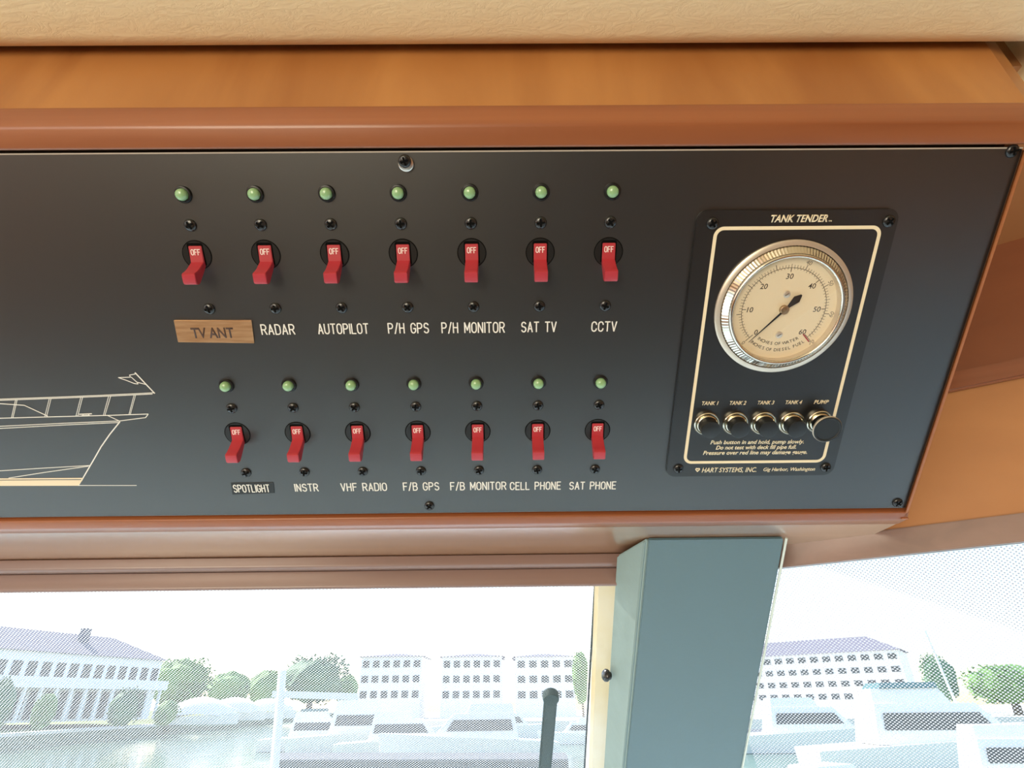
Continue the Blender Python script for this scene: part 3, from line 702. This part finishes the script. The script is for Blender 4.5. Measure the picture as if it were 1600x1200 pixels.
# raked glass and sun screens
RAK = Vector((0, .766, -.643))
def sheet(name, a, b, c, d, mt, th=.0):
    """four world corners -> object whose own x runs along a-b and y along a-d"""
    ex = (b - a).normalized(); ez = ex.cross(d - a).normalized(); ey = ez.cross(ex)
    mw = Matrix((( ex.x, ey.x, ez.x, a.x), (ex.y, ey.y, ez.y, a.y), (ex.z, ey.z, ez.z, a.z), (0, 0, 0, 1)))
    inv = mw.inverted(); P = [inv @ p for p in (a, b, c, d)]
    bm = bmesh.new()
    if th: add_prism(bm, [(p.x, p.y) for p in P], 0, th)
    else: bm.faces.new([bm.verts.new(p) for p in P])
    return obj(name, bm, mt, mw=mw)
top_f = Vector((0, YW + .010, zv + .004))
a, b = Vector((CXL, top_f.y, top_f.z)), Vector((.155, top_f.y, top_f.z)); L = RAK * .80
g = sheet('window_1', a, b, b + L, a + L, M['glass'], .004); g['kind'] = 'structure'
off = Vector((0, .02, .024))
bs = Vector((at_y(926, 980, .53).x, 0, 0)).x
a2, b2 = Vector((CXL, top_f.y, top_f.z)) + off, Vector((bs, top_f.y, top_f.z)) + off
s1 = sheet('window_screen', a2, b2, b2 + L * 1.05, a2 + L * 1.05, M['screen'])
tag(s1, 'white woven sun screen over the wide front window left of the pillar', 'window screen', 'window sun screens')
RAKR = (RN * -.55 + Vector((0, 0, -.62))).normalized()
tr = rwp(.135, -.008, ZV0 + .004); te = rwp(1.03, -.008, ZV0 + .004); LR = RAKR * .75
g = sheet('window_2', tr, te, te + LR, tr + LR, M['glass'], .004); g['kind'] = 'structure'
offr = -RN * .030 + Vector((0, 0, .004))
s2 = sheet('window_screen', tr + offr, te + offr, te + offr + LR * 1.05, tr + offr + LR * 1.05, M['screen'])
bm = loft([b2, b2 + Vector((.0016, 0, 0)), b2 + Vector((.0016, .001, .001)), b2 + Vector((0, .001, .001))], [p + L for p in (b2, b2 + Vector((.0016, 0, 0)), b2 + Vector((.0016, .001, .001)), b2 + Vector((0, .001, .001)))])
bmesh.ops.transform(bm, matrix=s1.matrix_basis.inverted(), verts=bm.verts[:]); obj('hem', bm, M['blackmetal'], s1)['label'] = 'thin dark hem'
tag(s2, 'white woven sun screen over the angled window right of the pillar', 'window screen', 'window sun screens')
# cream outside post behind the pillar
pn = RAK.cross(Vector((1, 0, 0)))
def onr(px, py, d): return onplane(px, py, top_f + Vector((0, .643, .766)) * d, (0, .643, .766))
A = [onr(928, 930, .028), onr(975, 930, .028)]; B = [onr(919, 1240, .028), onr(960, 1240, .028)]
dz = Vector((0, .643, .766)) * .03
A[0] = A[0] - RAK * .04; A[1] = A[1] - RAK * .04
bm = loft([A[0], A[1], A[1] + dz, A[0] + dz], [B[0], B[1], B[1] + dz, B[0] + dz])
bmesh.ops.recalc_face_normals(bm, faces=bm.faces[:]); bmesh.ops.bevel(bm, geom=bm.edges[:], offset=.003, segments=2, affect='EDGES')
struct('trim_5', bm, M['cream_post'], 40)

# padded pillar between the windows
pt = at_z(1100, 838, ZU); PLP, PLN = pt, Vector((0, .643, .766))
fa, fb = onplane(1010, 838, PLP, PLN), onplane(1229, 835.5, PLP, PLN)
fc, fd = onplane(1158, 1212, PLP, PLN), onplane(974, 1212, PLP, PLN)
WPp = top_f - PLN * .006
la, ld = onplane(962, 868, WPp, PLN), onplane(941, 1212, WPp, PLN)
def ext(p, q, k): return p + (q - p) * k
fa2, fb2 = ext(fa, fd, 1.7), ext(fb, fc, 1.7); la2 = ext(la, ld, 1.7)
for p in (fa, fb): p.z = ZU - .0004
pil = empty('window_pillar', loc=(fa + fb) / 2); oP = (fa + fb) / 2
tag(pil, 'blue grey vinyl padded pillar between the two screened windows', 'pillar')
kb = Vector((0, .004, -.0005))
def back_of(p):
    d = (WPp - p).dot(PLN); return p + Vector((0, 1, 0)) * (d / PLN.y)
rb1, rb2 = back_of(fb), back_of(fb2)
rb1.z = ZU - .0004; lt = la.copy(); lt.z = min(la.z, ZU - .0004)
bm = loft([fa, fb, fb + Vector((-.002, .012, 0)), fa + Vector((.0, .012, 0))], [fa2, fb2, fb2 + Vector((-.002, .012, .009)), fa2 + Vector((0, .012, .009))])
bmesh.ops.recalc_face_normals(bm, faces=bm.faces[:]); bmesh.ops.bevel(bm, geom=bm.edges[:], offset=.0022, segments=3, affect='EDGES')
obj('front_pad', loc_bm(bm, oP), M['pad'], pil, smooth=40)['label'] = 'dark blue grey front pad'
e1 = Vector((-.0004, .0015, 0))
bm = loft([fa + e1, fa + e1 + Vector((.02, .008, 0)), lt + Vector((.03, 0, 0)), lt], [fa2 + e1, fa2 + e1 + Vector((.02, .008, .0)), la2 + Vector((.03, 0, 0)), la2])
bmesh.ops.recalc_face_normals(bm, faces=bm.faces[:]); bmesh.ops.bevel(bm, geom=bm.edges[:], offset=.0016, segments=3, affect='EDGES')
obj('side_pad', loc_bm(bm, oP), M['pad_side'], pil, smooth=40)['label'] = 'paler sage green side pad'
def tube(p, q_, r_, seg=10):
    d = (q_ - p).normalized(); s_ = d.orthogonal().normalized(); t_ = d.cross(s_)
    ra = [p + (s_ * math.cos(2 * PI * i / seg) + t_ * math.sin(2 * PI * i / seg)) * r_ for i in range(seg)]
    return loft(ra, [v + (q_ - p) for v in ra])
obj('edge_piping', loc_bm(tube(fb + Vector((.0004, .002, -.001)), ext(fb, fb2, .6) + Vector((.0004, .002, 0)), .0009), oP), M['piping'], pil, smooth=60)
bm = loft([fb + Vector((-.003, .013, 0)), fb + Vector((-.003, .013, 0)) + Vector((-.02, 0, 0)), rb1 + Vector((-.05, 0, 0)), rb1 + Vector((-.03, 0, 0))],
          [fb2 + Vector((-.003, .013, 0)), fb2 + Vector((-.023, .013, 0)), rb2 + Vector((-.05, 0, 0)), rb2 + Vector((-.03, 0, 0))])
obj('inner_core', loc_bm(bm, oP), M['dark_lining'], pil)
kp = onplane(953, 1056, WPp - PLN * .006, PLN)
kn = obj('snap_knob', lathe([(.0030, 0), (.0030, .002), (.0046, .0025), (.0048, .0040), (.0038, .0055), (0, .006)], 20), M['blackmetal'], mw=Matrix.Translation(kp) @ Vector((-1, -.45, .1)).to_track_quat('Z', 'Y').to_matrix().to_4x4(), smooth=50)
tag(kn, 'small black knob on the left edge of the blue grey pillar', 'knob')

# the rest of the room (behind and below the view)
fl = [(CXL, CYB), (CXR, CYB), (CXR, .02), (.35, .42), (.1, 1.2), (CXL, 1.2)]
struct('floor', loft([(x, y, -.05) for x, y in fl], [(x, y, 0) for x, y in fl]), M['teak'])
bm = bmesh.new(); add_box(bm, (CXL - .05, CYB, 0), (CXL, .9, 1.0)); add_box(bm, (CXL - .05, CYB, 1.66), (CXL, .5, ZC + .05)); add_box(bm, (CXL - .05, CYB, 1.0), (CXL, CYB + .2, 1.66)); add_box(bm, (CXL - .05, -.2, 1.0), (CXL, -.05, 1.66))
struct('wall_left', bm, M['wood_wall'])
bm = bmesh.new(); add_box(bm, (CXR, CYB, 0), (CXR + .05, -.05, 1.0)); add_box(bm, (CXR, CYB, 1.66), (CXR + .05, -.05, ZC + .05)); add_box(bm, (CXR, CYB, 1.0), (CXR + .05, CYB + .2, 1.66)); add_box(bm, (CXR, -.25, 1.0), (CXR + .05, -.05, 1.66))
struct('trim_6', bm, M['wood_wall'])
bm = bmesh.new(); add_box(bm, (CXL, CYB - .05, 0), (-.9, CYB, ZC + .05)); add_box(bm, (.5, CYB - .05, 0), (CXR, CYB, ZC + .05))
struct('wall_rear', bm, M['wood_wall'])
da = [(CXL, .16), (.30, .16), (.6, -.05), (CXR, -.1), (CXR, .35), (.45, .95), (.2, 1.02), (CXL, 1.02)]
struct('trim_7', loft([(x, y, CAM.z - .52) for x, y in da], [(x, y, CAM.z - .40) for x, y in da]), M['dash'])  # unseen dash, added pale and reaching aft to bounce daylight onto the panel

# ------------------------------------------------------------------ outdoors
WZ = CAM.z - 3.4                            # water level
def far(px, py, Y): return at_y(px, py, Y)
def gz(px, py, Z): return at_z(px, py, Z)
M['water'] = bump(mat('harbour_water', (.11, .19, .13), .12), .8, .35, .12, stretch=(1, .35, 1))
M['lawn'] = colour_noise(mat('lawn_grass', (.3, .35, .12), .9), (.12, .18, .04), (.24, .25, .08), .35)
M['concrete'] = mat('pale_concrete', (.70, .68, .62), .8)
M['house_white'] = mat('white_siding', (.92, .92, .92), .7)
M['roof'] = mat('lilac_grey_shingle', (.17, .16, .20), .8)
M['win'] = mat('dark_window', (.05, .06, .07), .2)
M['leaf'] = colour_noise(mat('leaf_green', (.1, .2, .06), .7), (.07, .17, .035), (.15, .29, .07), .8)
M['leaf2'] = colour_noise(mat('leaf_dark', (.06, .13, .07), .7), (.035, .11, .05), (.08, .19, .08), .8)
M['bark'] = mat('bark', (.12, .09, .06), .9)
M['pile'] = colour_noise(mat('dark_piling', (.03, .055, .055), .7), (.02, .045, .045), (.045, .07, .07), 3, (1, 1, .2))
M['seawall'] = colour_noise(mat('mossy_seawall', (.3, .3, .2), .9), (.10, .14, .08), (.26, .28, .20), .8, (1, 1, 4))
M['white_pile'] = mat('white_painted_pile', (.82, .82, .80), .5)
M['dock_grey'] = mat('weathered_dock', (.13, .14, .15), .9)
M['teal'] = mat('teal_canvas', (.05, .14, .15), .7)
w = struct('trim_8', loft([(-260, 2.5, WZ), (320, 2.5, WZ), (320, 420, WZ), (-260, 420, WZ)], [(-260, 2.5, WZ - .5), (320, 2.5, WZ - .5), (320, 420, WZ - .5), (-260, 420, WZ - .5)]), M['water'])
w.name = 'water'
# foredeck of the boat itself, below the sight line
fd_ = [(-1.7, .95), (1.3, .5), (1.0, 2.5), (.3, 4.4), (-.6, 4.4), (-1.3, 2.5)]
o = obj('foredeck', loft([(x, y, CAM.z - 1.2) for x, y in fd_], [(x, y, CAM.z - .72) for x, y in fd_]), M['gelcoat']); o['kind'] = 'structure'
# seawall and rising lawn on the left
LZ = CAM.z - 2.2
s0, s1_ = gz(-260, 1171, LZ), gz(540, 1113.5, LZ)
dn = (s1_ - s0); dn.z = 0
nb = Vector((-dn.y, dn.x, 0)).normalized()
if nb.x > 0: nb = -nb
o = obj('seawall', loft([s0 + Vector((0, 0, -2.2)), s1_ + Vector((0, 0, -2.2)), s1_, s0], [s0 + nb * 2 + Vector((0, 0, -2.2)), s1_ + nb * 2 + Vector((0, 0, -2.2)), s1_ + nb * 2, s0 + nb * 2]), M['seawall']); o['kind'] = 'structure'
o = obj('seawall_cap', loft([s0, s1_, s1_ + Vector((0, 0, .3)), s0 + Vector((0, 0, .3))], [p + nb * 1.5 for p in (s0, s1_, s1_ + Vector((0, 0, .3)), s0 + Vector((0, 0, .3)))]), M['concrete']); o['kind'] = 'structure'
bm = bmesh.new(); G = []
for i in range(13):
    row = []
    for j in range(9):
        p = s0 + dn * (i / 12) + nb * (1.4 + j * 12) ; p.z = LZ + .02 + 1.7 * min(1, j / 3.0) + random.uniform(-.03, .03); row.append(bm.verts.new(p))
    G.append(row)
for i in range(12):
    for j in range(8): bm.faces.new((G[i][j], G[i + 1][j], G[i + 1][j + 1], G[i][j + 1]))
o = obj('lawn', bm, M['lawn'], smooth=180); o['kind'] = 'structure'

def ground(x, y):
    d = (Vector((x, y, 0)) - Vector((s0.x, s0.y, 0))).dot(nb); return LZ + .02 + 1.7 * max(0, min(1, (d - 2) / 36)) - .05
def wbox(bm, A, B, z0, z1, depth):          # wall slab: from A to B in plan, depth behind it
    d = (B - A); d.z = 0; n = Vector((-d.y, d.x, 0)).normalized()
    if n.y < 0: n = -n
    a0, b0 = Vector((A.x, A.y, z0)), Vector((B.x, B.y, z0))
    add_loft(bm, [a0, b0, b0 + n * depth, a0 + n * depth], [p + Vector((0, 0, z1 - z0)) for p in (a0, b0, b0 + n * depth, a0 + n * depth)])
def facade(name, label, A, B, z0, z1, depth, rows, cols, wfrac=(.55, .55), roofh=0, cat='building', foot=None, group=None, mats=('house_white', 'roof'), skip=None):
    e = empty(name, loc=(A.x, A.y, z0)); tag(e, label, cat, group); O = Vector((A.x, A.y, z0))
    bm = bmesh.new(); wbox(bm, A, B, z0 if foot is None else foot, z1, depth); obj('wall', loc_bm(bm, O), M[mats[0]], e)
    d = B - A; d.z = 0; ln = d.length; u = d / ln; n = Vector((-u.y, u.x, 0)); n = n if n.y > 0 else -n
    rh = (z1 - z0) / rows; cw = ln / cols
    for r_ in range(rows):
        for c_ in range(cols):
            if skip and skip(r_, c_): continue
            x0 = cw * (c_ + .5 - wfrac[0] / 2); zz = z0 + rh * (r_ + .5 - wfrac[1] / 2)
            P = A + u * x0 - n * .12; Q = P + u * cw * wfrac[0]
            bm = bmesh.new(); wbox(bm, P, Q, zz, zz + rh * wfrac[1], .18); obj('window', loc_bm(bm, O), M['win'], e)
    if roofh:
        ov = .6; a, b = A - u * ov - n * ov, B + u * ov - n * ov; c, d2 = b + n * (depth + 2 * ov), a + n * (depth + 2 * ov)
        hip = depth * .5; r1, r2 = (a + d2) / 2 + u * hip, (b + c) / 2 - u * hip
        bm = bmesh.new(); V = [bm.verts.new((p.x, p.y, z1)) for p in (a, b, c, d2)] + [bm.verts.new((p.x, p.y, z1 + roofh)) for p in (r1, r2)]
        for f in ((0, 1, 5, 4), (1, 2, 5), (2, 3, 4, 5), (3, 0, 4), (3, 2, 1, 0)): bm.faces.new([V[i] for i in f])
        obj('roof', loc_bm(bm, O), M[mats[1]], e)
    return e, O, u, n
# long white house on the lawn: upper storey with windows, balcony band, ground floor colonnade
hA, hB = far(-120, 1092, 70), far(236, 1104, 98)
zb = LZ + 1.0
zt1 = far(60, 1018, 80).z; 
he, hO, hu, hn = facade('white_house', 'long white house with grey roof and colonnade on the lawn left', hA, hB, zb, zt1, 11, 2, 16, (.6, .42), 3.0, 'house', None, skip=lambda r_, c_: r_ == 0)
hl = (hB - hA); hl.z = 0; hl = hl.length; zmid = (zb + zt1) / 2
bm = bmesh.new(); wbox(bm, hA - hn * 2.2, hB - hn * 2.2, zmid - .2, zmid + 1.0, 2.15); obj('balcony', loc_bm(bm, hO), M['house_white'], he)
for i in range(15):
    p = hA + hu * (hl * (i + .5) / 15) - hn * 2.0
    bm = bmesh.new(); add_box(bm, (p.x - .16, p.y - .16, zb), (p.x + .16, p.y + .16, zmid - .2)); obj('column', loc_bm(bm, hO), M['house_white'], he)
    if i < 14:
        bm = bmesh.new(); P = hA + hu * (hl * (i + .62) / 15) - hn * .15; wbox(bm, P, P + hu * hl * .75 / 15, zb + .3, zmid - .5, .2); obj('window', loc_bm(bm, hO), M['win'], he)
bm = bmesh.new(); p = hA + hu * hl * .62 + hn * 3.4; add_box(bm, (p.x - .5, p.y - .5, zt1 + 1.2), (p.x + .5, p.y + .5, zt1 + 3.6)); obj('chimney', loc_bm(bm, hO), M['roof'], he)

# trees
def crown_bm(n, seed):
    rnd = random.Random(seed); bm = bmesh.new(); lobes = []
    for i in range(9):
        a = rnd.uniform(0, 2 * PI); lobes.append((Vector((math.cos(a) * .55 * rnd.random(), math.sin(a) * .55 * rnd.random(), rnd.uniform(-.45, .45))), rnd.uniform(.35, .6)))
    r_ = bmesh.ops.create_icosphere(bm, subdivisions=3, radius=.72)
    for v in r_['verts']: v.co *= 1 + .12 * math.sin(9 * v.co.x + seed) * math.cos(8 * v.co.y + 7 * v.co.z)
    for k in range(n):
        c, r0 = lobes[k % 9]; d = Vector((rnd.gauss(0, 1), rnd.gauss(0, 1), rnd.gauss(0, 1))).normalized(); p = c + d * r0 * rnd.uniform(.8, 1.05)
        s_ = Vector((rnd.gauss(0, 1), rnd.gauss(0, 1), rnd.gauss(0, 1))).normalized(); t_ = d.cross(s_).normalized(); s_ = (d * .4 + s_).normalized(); h = rnd.uniform(.05, .09)
        bm.faces.new([bm.verts.new(p + s_ * h * x + t_ * h * y * .6) for x, y in ((1, 0), (0, 1), (-1, 0), (0, -1))])
    return bm
def mk_crown(seed, mt):
    bm = crown_bm(1600, seed); me = bpy.data.meshes.new('crown'); bm.to_mesh(me); bm.free(); me.materials.append(M[mt]); return me
CR = [mk_crown(3, 'leaf'), mk_crown(5, 'leaf2'), mk_crown(9, 'leaf')]
def tree(px0, px1, pyt, pyb, Y, k, label, cat='tree', name='broadleaf_tree', group='trees along the harbour', trunk=True):
    a, b = far(px0, (pyt + pyb) / 2, Y), far(px1, (pyt + pyb) / 2, Y); zt_, zb_ = far((px0 + px1) / 2, pyt, Y).z, far((px0 + px1) / 2, pyb, Y).z
    x, w_, h_ = (a.x + b.x) / 2, (b.x - a.x), (zt_ - zb_)
    lift = zb_ - (ground(x, Y) if px1 < 570 else WZ + 1.38)
    if not trunk: h_ += lift; lift = 0; zb_ = ground(x, Y)
    e = empty(name, loc=(x, Y, zb_ - lift)); tag(e, label, cat, group)
    h_ += lift; th = h_ * .10 if trunk else 0
    c = bpy.data.objects.new('crown' if trunk else 'foliage', CR[k]); C.objects.link(c); c.parent = e; c.scale = (w_ / 1.9, w_ / 1.9, (h_ - th) / 1.9); c.location = (0, 0, th + (h_ - th) / 2); c.rotation_euler = (0, 0, px0)
    if trunk:
        obj('trunk', lathe([(w_ * .05, 0), (w_ * .035, th + h_ * .2)], 10), M['bark'], e)
    return e
tree(232, 335, 1018, 1085, 124, 0, 'tall green tree just right of the long white house')
tree(320, 400, 1040, 1085, 160, 2, 'paler green tree behind the white covered boats')
tree(385, 452, 1040, 1082, 185, 0, 'low green tree touching the left side of the round tree')
tree(436, 545, 1020, 1082, 205, 1, 'dark round tree left of the marina building')
tree(890, 925, 1008, 1092, 100, 0, 'narrow green tree at the right edge of the front window')
tree(520, 565, 1048, 1082, 225, 2, 'small tree between the round tree and the marina building')
tree(178, 198, 1000, 1048, 125, 1, 'dark tree rising behind the roof of the long white house')
tree(1436, 1492, 1018, 1066, 110, 1, 'small dark tree left of the sailing mast')
tree(1505, 1640, 1030, 1096, 90, 0, 'wide green tree at the right edge of the angled window')
tree(-20, 30, 1055, 1112, 66, 1, 'dark bush at the left end of the white house', 'bush', 'garden_bush', 'bushes before the house', False)
tree(55, 95, 1076, 1112, 70, 0, 'round green bush before the colonnade of the white house', 'bush', 'garden_bush', 'bushes before the house', False)
tree(172, 222, 1072, 1110, 80, 1, 'dark green bush near the right end of the white house', 'bush', 'garden_bush', 'bushes before the house', False)
tree(242, 282, 1088, 1122, 86, 2, 'pale bush on the lawn right of the white house', 'bush', 'garden_bush', 'bushes before the house', False)

# marina buildings
def blk(label, x0, x1, Y0, Y1, pyt, pyb, cols, rows=3, rf=.8, **k):
    A, B = far(x0, pyb, Y0), far(x1, pyb, Y1); z0 = A.z; z1 = far((x0 + x1) / 2, pyt, (Y0 + Y1) / 2).z
    return facade('marina_building', label, A, B, z0, z1, 10, rows, cols, (.62, .45), rf, 'building', WZ + 1.4, 'white marina buildings', **k)
blk('left block of the white three storey marina building, beside the round tree', 558, 656, 120, 120, 1026, 1098, 6)
blk('middle block of the white three storey marina building', 688, 784, 120, 120, 1026, 1098, 6)
blk('right block of the white three storey marina building, behind the dark wiper arm', 806, 900, 120, 120, 1026, 1098, 5)
blk('white apartment building seen through the angled window right of the pillar', 1150, 1428, 112, 96, 1022, 1100, 14, 4, 2.5)

# boats
def boat(name, label, px, py, Y, length, ang_, group='moored white boats', cat='boat', hullc='gelcoat', cabin=True, flip=False, hgt=1.0, canvas=None):
    p = far(px, py, Y); p.z = WZ
    e = empty(name, Matrix.Translation(p) @ Matrix.Rotation(ang_, 4, 'Z')); tag(e, label, cat, group)
    L2 = length / 2; bw = length * .15; st = []
    for i in range(11):
        t = i / 10; x = -L2 + length * t; w_ = bw * (1 - max(0, (t - .45) / .55) ** 2.2) ** .8 if t < 1 else .02
        fb_ = (.085 + .055 * t) * length * hgt
        st.append([(x + .06 * length * max(0, t - .6), 0 + w_, fb_), (x, w_ * .8, 0.02), (x, 0, -.25), (x, -w_ * .8, 0.02), (x + .06 * length * max(0, t - .6), -w_, fb_)])
    bm = bmesh.new(); V = [[bm.verts.new(q_) for q_ in s_] for s_ in st]
    for a_, b_ in zip(V, V[1:]):
        for k in range(4): bm.faces.new((a_[k], a_[k + 1], b_[k + 1], b_[k]))
        bm.faces.new((a_[4], a_[0], b_[0], b_[4]))
    bm.faces.new(V[0]); bm.faces.new(V[-1])
    obj('hull', bm, M[hullc], e, smooth=40)
    if cabin:
        z0 = .10 * length * hgt; cw = bw * .72
        def cab(x0, x1, x2, x3, za, zb_, w_):
            return loft([(x0, -w_, za), (x1, -w_, za), (x1, w_, za), (x0, w_, za)], [(x2, -w_ * .85, zb_), (x3, -w_ * .85, zb_), (x3, w_ * .85, zb_), (x2, w_ * .85, zb_)])
        obj('cabin', cab(-L2 * .55, L2 * .45, -L2 * .5, L2 * .2, z0, z0 + .13 * length, cw), M['gelcoat'], e)
        for s_ in (-1, 1):
            y = s_ * cw * .94
            bm = loft([(-L2 * .48, y, z0 + .045 * length), (L2 * .28, y, z0 + .045 * length), (L2 * .20, y, z0 + .10 * length), (-L2 * .46, y, z0 + .10 * length)], [(-L2 * .48, y + s_ * .05, z0 + .045 * length), (L2 * .28, y + s_ * .05, z0 + .045 * length), (L2 * .2, y + s_ * .02, z0 + .10 * length), (-L2 * .46, y + s_ * .02, z0 + .10 * length)])
            obj('side_window', bm, M['win'], e)
        obj('flybridge', cab(-L2 * .5, L2 * .05, -L2 * .48, 0, z0 + .13 * length, z0 + .18 * length, cw * .8), M['gelcoat'], e)
        if canvas: obj('canvas_top', cab(-L2 * .42, L2 * 0.0, -L2 * .40, -.05, z0 + .181 * length, z0 + .20 * length, cw * .75), M[canvas], e)
    else:                                   # boat under a white cover
        bm = bmesh.new(); rows = []
        for i in range(9):
            t = i / 8; x = -L2 * .95 + length * .93 * t; w_ = bw * 1.02 * (1 - max(0, (t - .5) / .5) ** 2.4) ** .8 + .02; h = length * (.11 + .13 * math.sin(PI * min(1, t * 1.1)) ** .7) * hgt + .05 * length
            rows.append([bm.verts.new((x, w_ * math.cos(a_), h * .45 + h * .75 * math.sin(a_))) for a_ in [PI * k / 8 for k in range(9)]])
        for a_, b_ in zip(rows, rows[1:]):
            for k in range(8): bm.faces.new((a_[k], a_[k + 1], b_[k + 1], b_[k]))
            bm.faces.new((a_[8], a_[0], b_[0], b_[8]))
        bm.faces.new(rows[0]); bm.faces.new(rows[-1]); obj('boat_cover', bm, M['house_white'], e, smooth=50)
    return e
def ashore(e, z): e.location.z = z
for px, py, Y, ln_, lab in ((322, 1096, 105, 11.0, 'white covered boat on the lawn edge nearest the white house'), (372, 1095, 136, 12.0, 'white covered boat on the lawn in the middle of three'), (424, 1093, 156, 12.0, 'white covered boat on the lawn beside the white pile')):
    e = boat('covered_boat', lab, px, py, Y, ln_, .05, 'covered boats on the lawn', cabin=False); e.location.z = ground(e.location.x, Y) + .1
boat('motor_boat', 'white motor boat with teal canvas moored right of the white pile', 508, 1140, 62, 11, .15, canvas='teal')
boat('motor_boat', 'white motor boat moored below the left marina block', 590, 1120, 58, 14, .1)
boat('motor_boat', 'white motor boat moored below the middle marina block', 735, 1120, 49, 12.5, PI + .1)
boat('motor_boat', 'white motor boat with its cabin just right of the white pile, nearest the bottom dock', 640, 1120, 53, 11, .12)
boat('motor_boat', 'white motor boat moored left of the dark wiper arm', 795, 1122, 78, 11, .1)
boat('motor_boat', 'white motor boat moored right of the dark wiper arm', 905, 1124, 66, 8, PI)
boat('motor_yacht', 'big white motor yacht with a long dark window band at the right', 1470, 1140, 34, 13.5, -.12, canvas='teal', hgt=1.1)
boat('motor_yacht', 'white motor yacht moored behind the angled window beside the pillar', 1270, 1130, 52, 13, -.1)
boat('motor_boat', 'white motor boat cut by the right edge of the picture', 1610, 1150, 26, 9, -.2)
boat('motor_boat', 'white motor boat low in the angled window next to the pillar', 1310, 1195, 20, 6.5, .5)
# sailing boat with a mast
e = boat('sailing_boat', 'white sailing boat with a tall mast in the angled window', 1500, 1105, 60, 11, 0, cat='sailboat')
obj('mast', loc_bm(tube(Vector((0, 0, .8)), Vector((-.9, 0, 9.2)), .11), (0, 0, 0)), M['white_pile'], e)
obj('boom', loc_bm(tube(Vector((0, 0, 2.4)), Vector((-4.2, 0, 2.4)), .09), (0, 0, 0)), M['white_pile'], e)

# docks and piles
def dock(label, corners, z, th, group=None):
    e = empty('floating_dock', loc=(corners[0][0], corners[0][1], z)); O = Vector((corners[0][0], corners[0][1], z)); tag(e, label, 'dock', group)
    obj('deck', loc_bm(loft([(x, y, z - .12) for x, y in corners], [(x, y, z) for x, y in corners]), O), M['dock_grey'], e)
    obj('float', loc_bm(loft([(x * .999, y + .06, z - th) for x, y in corners], [(x * .999, y + .06, z - .121) for x, y in corners]), O), M['pile'], e)
z_d = WZ + .75
def xy(px, py, z): p = gz(px, py, z); return (p.x, p.y)
dock('pale floating dock with dark side at the bottom of the front window', [xy(428, 1187, z_d), xy(888, 1186, z_d), xy(884, 1176, z_d), xy(436, 1176, z_d)], z_d, .85)
dock('long pale dock below the marina buildings', [xy(470, 1134, z_d), xy(905, 1134, z_d), xy(905, 1129, z_d), xy(470, 1129, z_d)], z_d, .8)
dock('pale dock in the angled window between the two yachts', [xy(1165, 1147, z_d), xy(1320, 1150, z_d), xy(1320, 1141, z_d), xy(1165, 1139, z_d)], z_d, .8)
# windscreen wiper standing upright between the glass and its screen
WO = top_f + PLN * .010
wa, wb2 = onplane(861, 1094, WO, PLN), onplane(849, 1235, WO, PLN)
wx = Vector((.0058, 0, 0)); wt = PLN * .006
wip = empty('windscreen_wiper', loc=wb2); tag(wip, 'dark upright windscreen wiper arm inside the screen of the front window', 'wiper')
bm = loft([wa - wx, wa + wx, wa + wx + wt, wa - wx + wt], [wb2 - wx, wb2 + wx, wb2 + wx + wt, wb2 - wx + wt])
bmesh.ops.recalc_face_normals(bm, faces=bm.faces[:]); bmesh.ops.bevel(bm, geom=bm.edges[:], offset=.0016, segments=2, affect='EDGES')
obj('arm', loc_bm(bm, wb2), M['pile'], wip, smooth=40)
tip = lathe([(.0064, 0), (.0070, .001), (.0070, .007), (.0060, .008), (0, .008)], 20)
obj('arm_tip', tip, M['pile'], wip, Matrix.Translation(wa - wb2 - PLN * .0005) @ PLN.to_track_quat('Z', 'Y').to_matrix().to_4x4(), smooth=40)
a_, b_ = far(441, 1050, 26), far(431, 1172, 25); dd = b_ - a_; b_ = a_ + dd * ((a_.z - WZ + .2) / -dd.z)
o = obj('dock_piling', loc_bm(tube(b_, a_, .16, 16), b_), M['white_pile'], smooth=40); o.location = b_
tag(o, 'white painted dock pile with a cross arm right of the covered boats', 'piling')
p1, p2 = far(424, 1090, 25.6), far(556, 1094, 25.6)
obj('cross_arm', loc_bm(loft([p1, p2, p2 + Vector((0, .3, 0)), p1 + Vector((0, .3, 0))], [v + Vector((0, 0, .24)) for v in (p1, p2, p2 + Vector((0, .3, 0)), p1 + Vector((0, .3, 0)))]), b_), M['white_pile'], o)
# far shore behind the marina
bk = [(-38, 235), (-30, 116), (0, 94), (40, 84), (260, 78), (300, 240)]
o = obj('far_shore', loft([(x, y, WZ - .3) for x, y in bk], [(x, y, WZ + 1.4) for x, y in bk]), M['concrete']); o['kind'] = 'structure'
